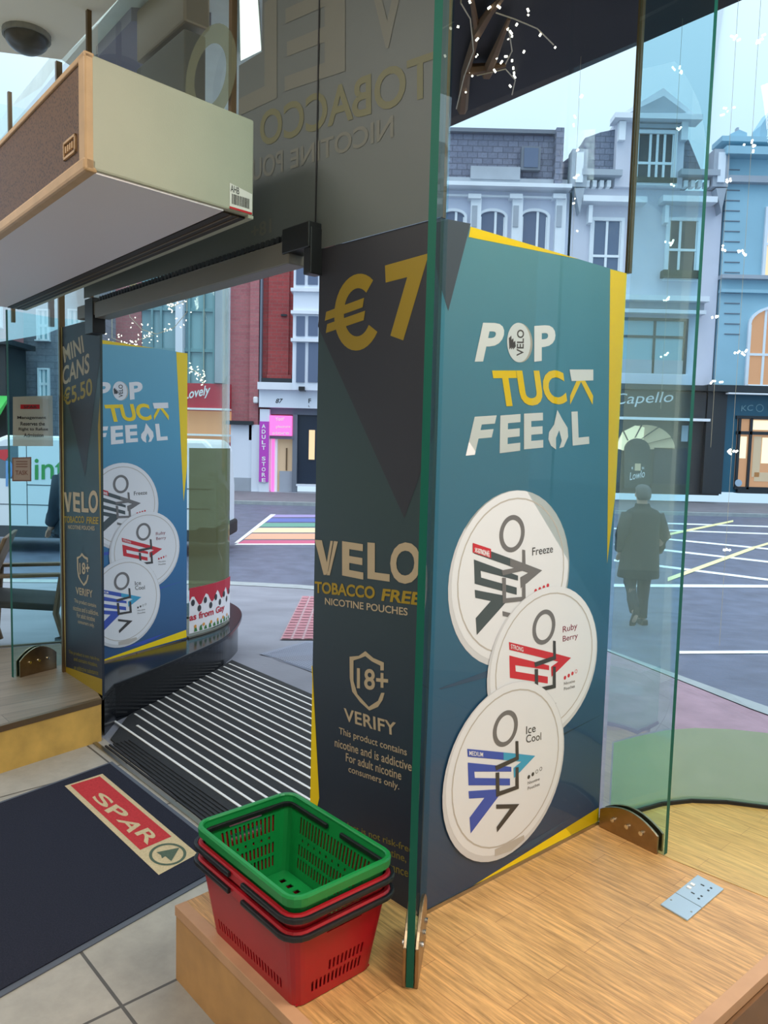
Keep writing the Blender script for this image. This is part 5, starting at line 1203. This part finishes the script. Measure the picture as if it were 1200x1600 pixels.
cr_.box((vx0 + 2.0, VY - .006, vz + 1.30), (vx0 + 5.5, VY, vz + 1.315)); cr_.box((vx0 + .6, VY - .006, vz + .92), (vx0 + 5.5, VY, vz + .935))
obj('panel_seams', cr_, 'van_sill', van)
def VP(x, y, o=.01): return onplane(x, y, (0, VY - o, 0), (0, 1, 0))
mb = MB(); put_text(mb, 'int', VP(54, 750), VP(103, 748), VP(54, 717), bold=.01); obj('lettering', mb, 'logo_green', van)
mb = MB(); put_text(mb, 'p', VP(9, 760), VP(20, 760), VP(9, 720), bold=.03); obj('lettering', mb, 'logo_blue', van)
mb = MB().poly([VP(x, y) for x, y in ((-4, 703), (12, 702), (14, 712), (8, 720), (-2, 716))]); obj('logo_mark', mb, 'logo_red', van)
obj('mirror', MB().box((vx0 + .88, VY - .22, vz + 1.38), (vx0 + 1.05, VY - .03, vz + 1.66)), 'tyre', van, bevel=.03)

# ------------------------------------------------------------------ people
mat('coat_dark', (26, 29, 34), .85, var=.12, vscale=8); mat('trousers', (40, 42, 52), .85); mat('skin', (196, 156, 136), .6); mat('hair_grey', (84, 82, 84), .8); mat('shoe', (48, 40, 40), .5); mat('jacket_navy', (36, 48, 62), .8)
def skin_obj(name, nodes, edges, root, m, parent, levels=2):
    me = bpy.data.meshes.new(name); me.from_pydata([n[0] for n in nodes], edges, []); o = bpy.data.objects.new(name, me); COL.objects.link(o)
    o.modifiers.new('skin', 'SKIN'); sv = me.skin_vertices[0].data
    for i, n in enumerate(nodes):
        r = n[1]; sv[i].radius = r if isinstance(r, tuple) else (r, r); sv[i].use_root = (i == root)
    s = o.modifiers.new('sub', 'SUBSURF'); s.levels = levels; s.render_levels = levels
    dg = bpy.context.evaluated_depsgraph_get(); dg.update(); me2 = bpy.data.meshes.new_from_object(o.evaluated_get(dg))
    bpy.data.objects.remove(o); bpy.data.meshes.remove(me)
    me2.name = name; me2.materials.clear(); me2.materials.append(M[m])
    for p in me2.polygons: p.use_smooth = True
    o = bpy.data.objects.new(name, me2); COL.objects.link(o); o.parent = parent; MW[o.name] = mw(parent); return o
def person(label, loc, k, facing, coat, hem=.60, mirror=1, coatlen=True):
    """standing figure 1.75 m tall times k, walking; local +Y is ahead"""
    t = thing('person', label, 'person', matrix=Matrix.Translation(loc) @ Matrix.Rotation(facing, 4, 'Z') @ Matrix.Diagonal((k * mirror, k, k, 1)))
    nodes = [((0, 0, .96), (.145, .11)), ((0, .0, 1.12), (.14, .10)), ((0, .01, 1.28), (.15, .105)), ((0, .01, 1.40), (.09, .07)), ((0, .025, 1.50), .06), ((0, .04, 1.57), .07), ((0, .05, 1.65), (.08, .098)), ((0, .045, 1.71), (.06, .075)),
             ((-.09, 0, .90), .09), ((-.125, -.02, .53), .062), ((-.165, -.28, .25), .045), ((-.17, -.33, .21), .04), ((-.175, -.27, .10), .035),
             ((.09, 0, .90), .09), ((.09, .06, .50), .062), ((.085, .05, .10), .045), ((.085, .04, .05), .042), ((.085, .17, .035), .035),
             ((-.17, 0, 1.37), .045), ((-.27, -.05, 1.12), .05), ((-.22, .10, .93), .04), ((-.20, .15, .88), .03),
             ((.17, 0, 1.37), .045), ((.26, -.03, 1.11), .05), ((.25, .10, .90), .04), ((.245, .13, .84), .03)]
    edges = [(0, 1), (1, 2), (2, 3), (3, 4), (4, 5), (5, 6), (6, 7), (0, 8), (8, 9), (9, 10), (10, 11), (11, 12), (0, 13), (13, 14), (14, 15), (15, 16), (16, 17), (3, 18), (18, 19), (19, 20), (20, 21), (3, 22), (22, 23), (23, 24), (24, 25)]
    for side, (hx, hy, hz) in ((-1, (-.20, .15, .88)), (1, (.245, .13, .84))):
        b_ = 21 if side < 0 else 25
        for i, (dx, ln) in enumerate(((-.024, .062), (-.008, .072), (.008, .068), (.022, .054))):
            n0 = len(nodes); nodes.append(((hx + dx, hy + .03, hz - .03), .010)); nodes.append(((hx + dx, hy + .03 + ln * .3, hz - .03 - ln), .008)); edges += [(b_, n0), (n0, n0 + 1)]
        n0 = len(nodes); nodes.append(((hx - side * .03, hy + .035, hz - .005), .010)); nodes.append(((hx - side * .035, hy + .065, hz - .04), .009)); edges += [(b_, n0), (n0, n0 + 1)]
    body = skin_obj('body', nodes, edges, 0, 'skin', t)
    # face
    fc = MB(); fc.ball((0, .148, 1.625), .016, 0, 8, 6, (.8, 1, 1.3)); obj('nose', fc, 'skin', t, local=True, smooth=True)
    for s in (-1, 1):
        obj('ear', MB().ball((s * .082, .04, 1.63), .026, 0, 8, 6, (.4, .8, 1.2)), 'skin', t, local=True, smooth=True)
        obj('eye', MB().ball((s * .032, .132, 1.652), .010, 0, 8, 6), 'white_plastic', t, local=True, smooth=True)
    obj('mouth', MB().ball((0, .132, 1.585), .018, 0, 8, 6, (1.2, .5, .3)), 'ink_maroon', t, local=True, smooth=True)
    hr = MB(); rings = []
    for z, rx_, ry_, cy in ((1.565, .070, .055, .0), (1.60, .088, .085, .0), (1.655, .096, .105, .018), (1.71, .088, .100, .032), (1.745, .055, .065, .042), (1.755, .012, .015, .042)):
        rings.append([(rx_ * math.cos(a), cy + ry_ * math.sin(a) - (.03 if z < 1.66 and math.sin(a) > .3 else 0) * 1.9, z) for a in [2 * math.pi * j / 16 for j in range(16)]])
    obj('hair', hr.loft(rings), 'hair_grey', t, local=True, smooth=True)
    def ringz(z, rx_, ry_, cx=0, cy=0, n=20, wob=0): return [(cx + rx_ * math.cos(a) * (1 + wob * math.sin(5 * a)), cy + ry_ * math.sin(a) * (1 + wob * math.cos(3 * a)), z) for a in [2 * math.pi * j / n for j in range(n)]]
    ct = MB()
    prof_ = [(hem, .255, .185, .02), (hem + .02, .262, .19, .02), (.80, .245, .18, .01), (1.0, .225, .165, .0), (1.15, .222, .155, 0), (1.30, .232, .155, 0), (1.39, .232, .135, 0), (1.44, .185, .11, 0), (1.475, .10, .085, .015), (1.52, .085, .08, .02)]
    ct.loft([ringz(z, rx_, ry_, 0, cy, 20, .03 if z < .9 else .01) for z, rx_, ry_, cy in prof_], cap=False)
    obj('coat', ct, coat, t, local=True, smooth=True)
    for sh, el, wr in (((-.185, 0, 1.38), (-.29, -.06, 1.12), (-.235, .10, .94)), ((.185, 0, 1.38), (.285, -.03, 1.11), (.265, .09, .92))):
        P_ = [Vector(sh), Vector(sh).lerp(Vector(el), .5), Vector(el), Vector(el).lerp(Vector(wr), .6), Vector(wr)]
        obj('sleeve', MB().tube(P_, [.088, .082, .074, .064, .056], 14), coat, t, local=True, smooth=True)
    for pts, rr in (([(-.09, 0, .92), (-.125, -.02, .54), (-.15, -.17, .37), (-.166, -.29, .24)], [.10, .080, .068, .062]), ([(.09, 0, .92), (.09, .06, .52), (.087, .06, .30), (.085, .05, .085)], [.10, .082, .07, .064])):
        obj('trouser_leg', MB().tube(pts, rr, 14), 'trousers', t, local=True, smooth=True)
    sh1 = MB().loft([[(-.172 + a * .045, -.37 + u * .12, .24 - u * .20 + c_ * .05) for a, b_, c_ in ((-1, 0, 0), (1, 0, 0), (.9, 0, 1.5), (-.9, 0, 1.5))] for u in (0, .35, .7, 1)])
    obj('shoe', sh1, 'shoe', t, local=True, bevel=.015)
    sh2 = MB().loft([[(.085 + a * .045 * (1 if u < .9 else .7), -.05 + u * .27, .002 + c_ * (.075 if u < .5 else .05)) for a, c_ in ((-1, 0), (1, 0), (.9, 1), (-.9, 1))] for u in (0, .35, .7, 1)])
    obj('shoe', sh2, 'shoe', t, local=True, bevel=.015)
    return t
mp_ = onground(1008, 977, DR); zt_ = (CAM + ray(1010, 757) * (mp_.y / ray(1010, 757).y)).z
person('person in a long dark coat walking away across the road', (mp_.x - .10, mp_.y, mp_.z), (zt_ - mp_.z) / 1.755, math.radians(6), 'coat_dark')
pp_ = onY(122, 800, 7.6)
person('person in a navy jacket on the pavement, mostly hidden by the far dark poster', (pp_.x, 7.6, gz(7.6)), 1.0, math.radians(60), 'jacket_navy', hem=.82)

# ------------------------------------------------------------------ cafe chairs outside the left window
mat('chair_wood', (120, 92, 70), .5, var=.15, vscale=10); mat('chair_seat', (58, 54, 52), .7)
def chair(label, px, py, ang):
    p = onground(px, py); t = thing('cafe_chair', label, 'chair', (p.x, p.y, p.z), ang, 'cafe chairs outside the left window')
    for sx in (-1, 1):
        obj('leg', MB().tube([(sx * .26, -.24, 0), (sx * .25, -.20, .56)], [.018, .022], 8), 'chair_wood', t, local=True)
        obj('leg', MB().tube([(sx * .26, .30, 0), (sx * .25, .22, .30), (sx * .25, .26, .56)], [.018, .022, .02], 8), 'chair_wood', t, local=True)
        obj('arm', MB().box((sx * .25 - .03, -.26, .56), (sx * .25 + .03, .30, .585)), 'chair_wood', t, local=True, bevel=.006)
    obj('seat', MB().extr([(-.25, -.24, .36), (.25, -.24, .36), (.25, .24, .31), (-.25, .24, .31)], (0, 0, .05)), 'chair_seat', t, local=True, bevel=.01)
    obj('backrest', MB().extr([(-.25, .20, .34), (.25, .20, .34), (.25, .40, .82), (-.25, .40, .82)], (0, .03, 0)), 'chair_wood', t, local=True, bevel=.008)
chair('wooden cafe chair with slanted back outside the window, nearer the far dark poster', 42, 1012, math.radians(-72))
chair('wooden cafe chair at the left edge, only its arm and legs in view', -82, 1016, math.radians(-72))
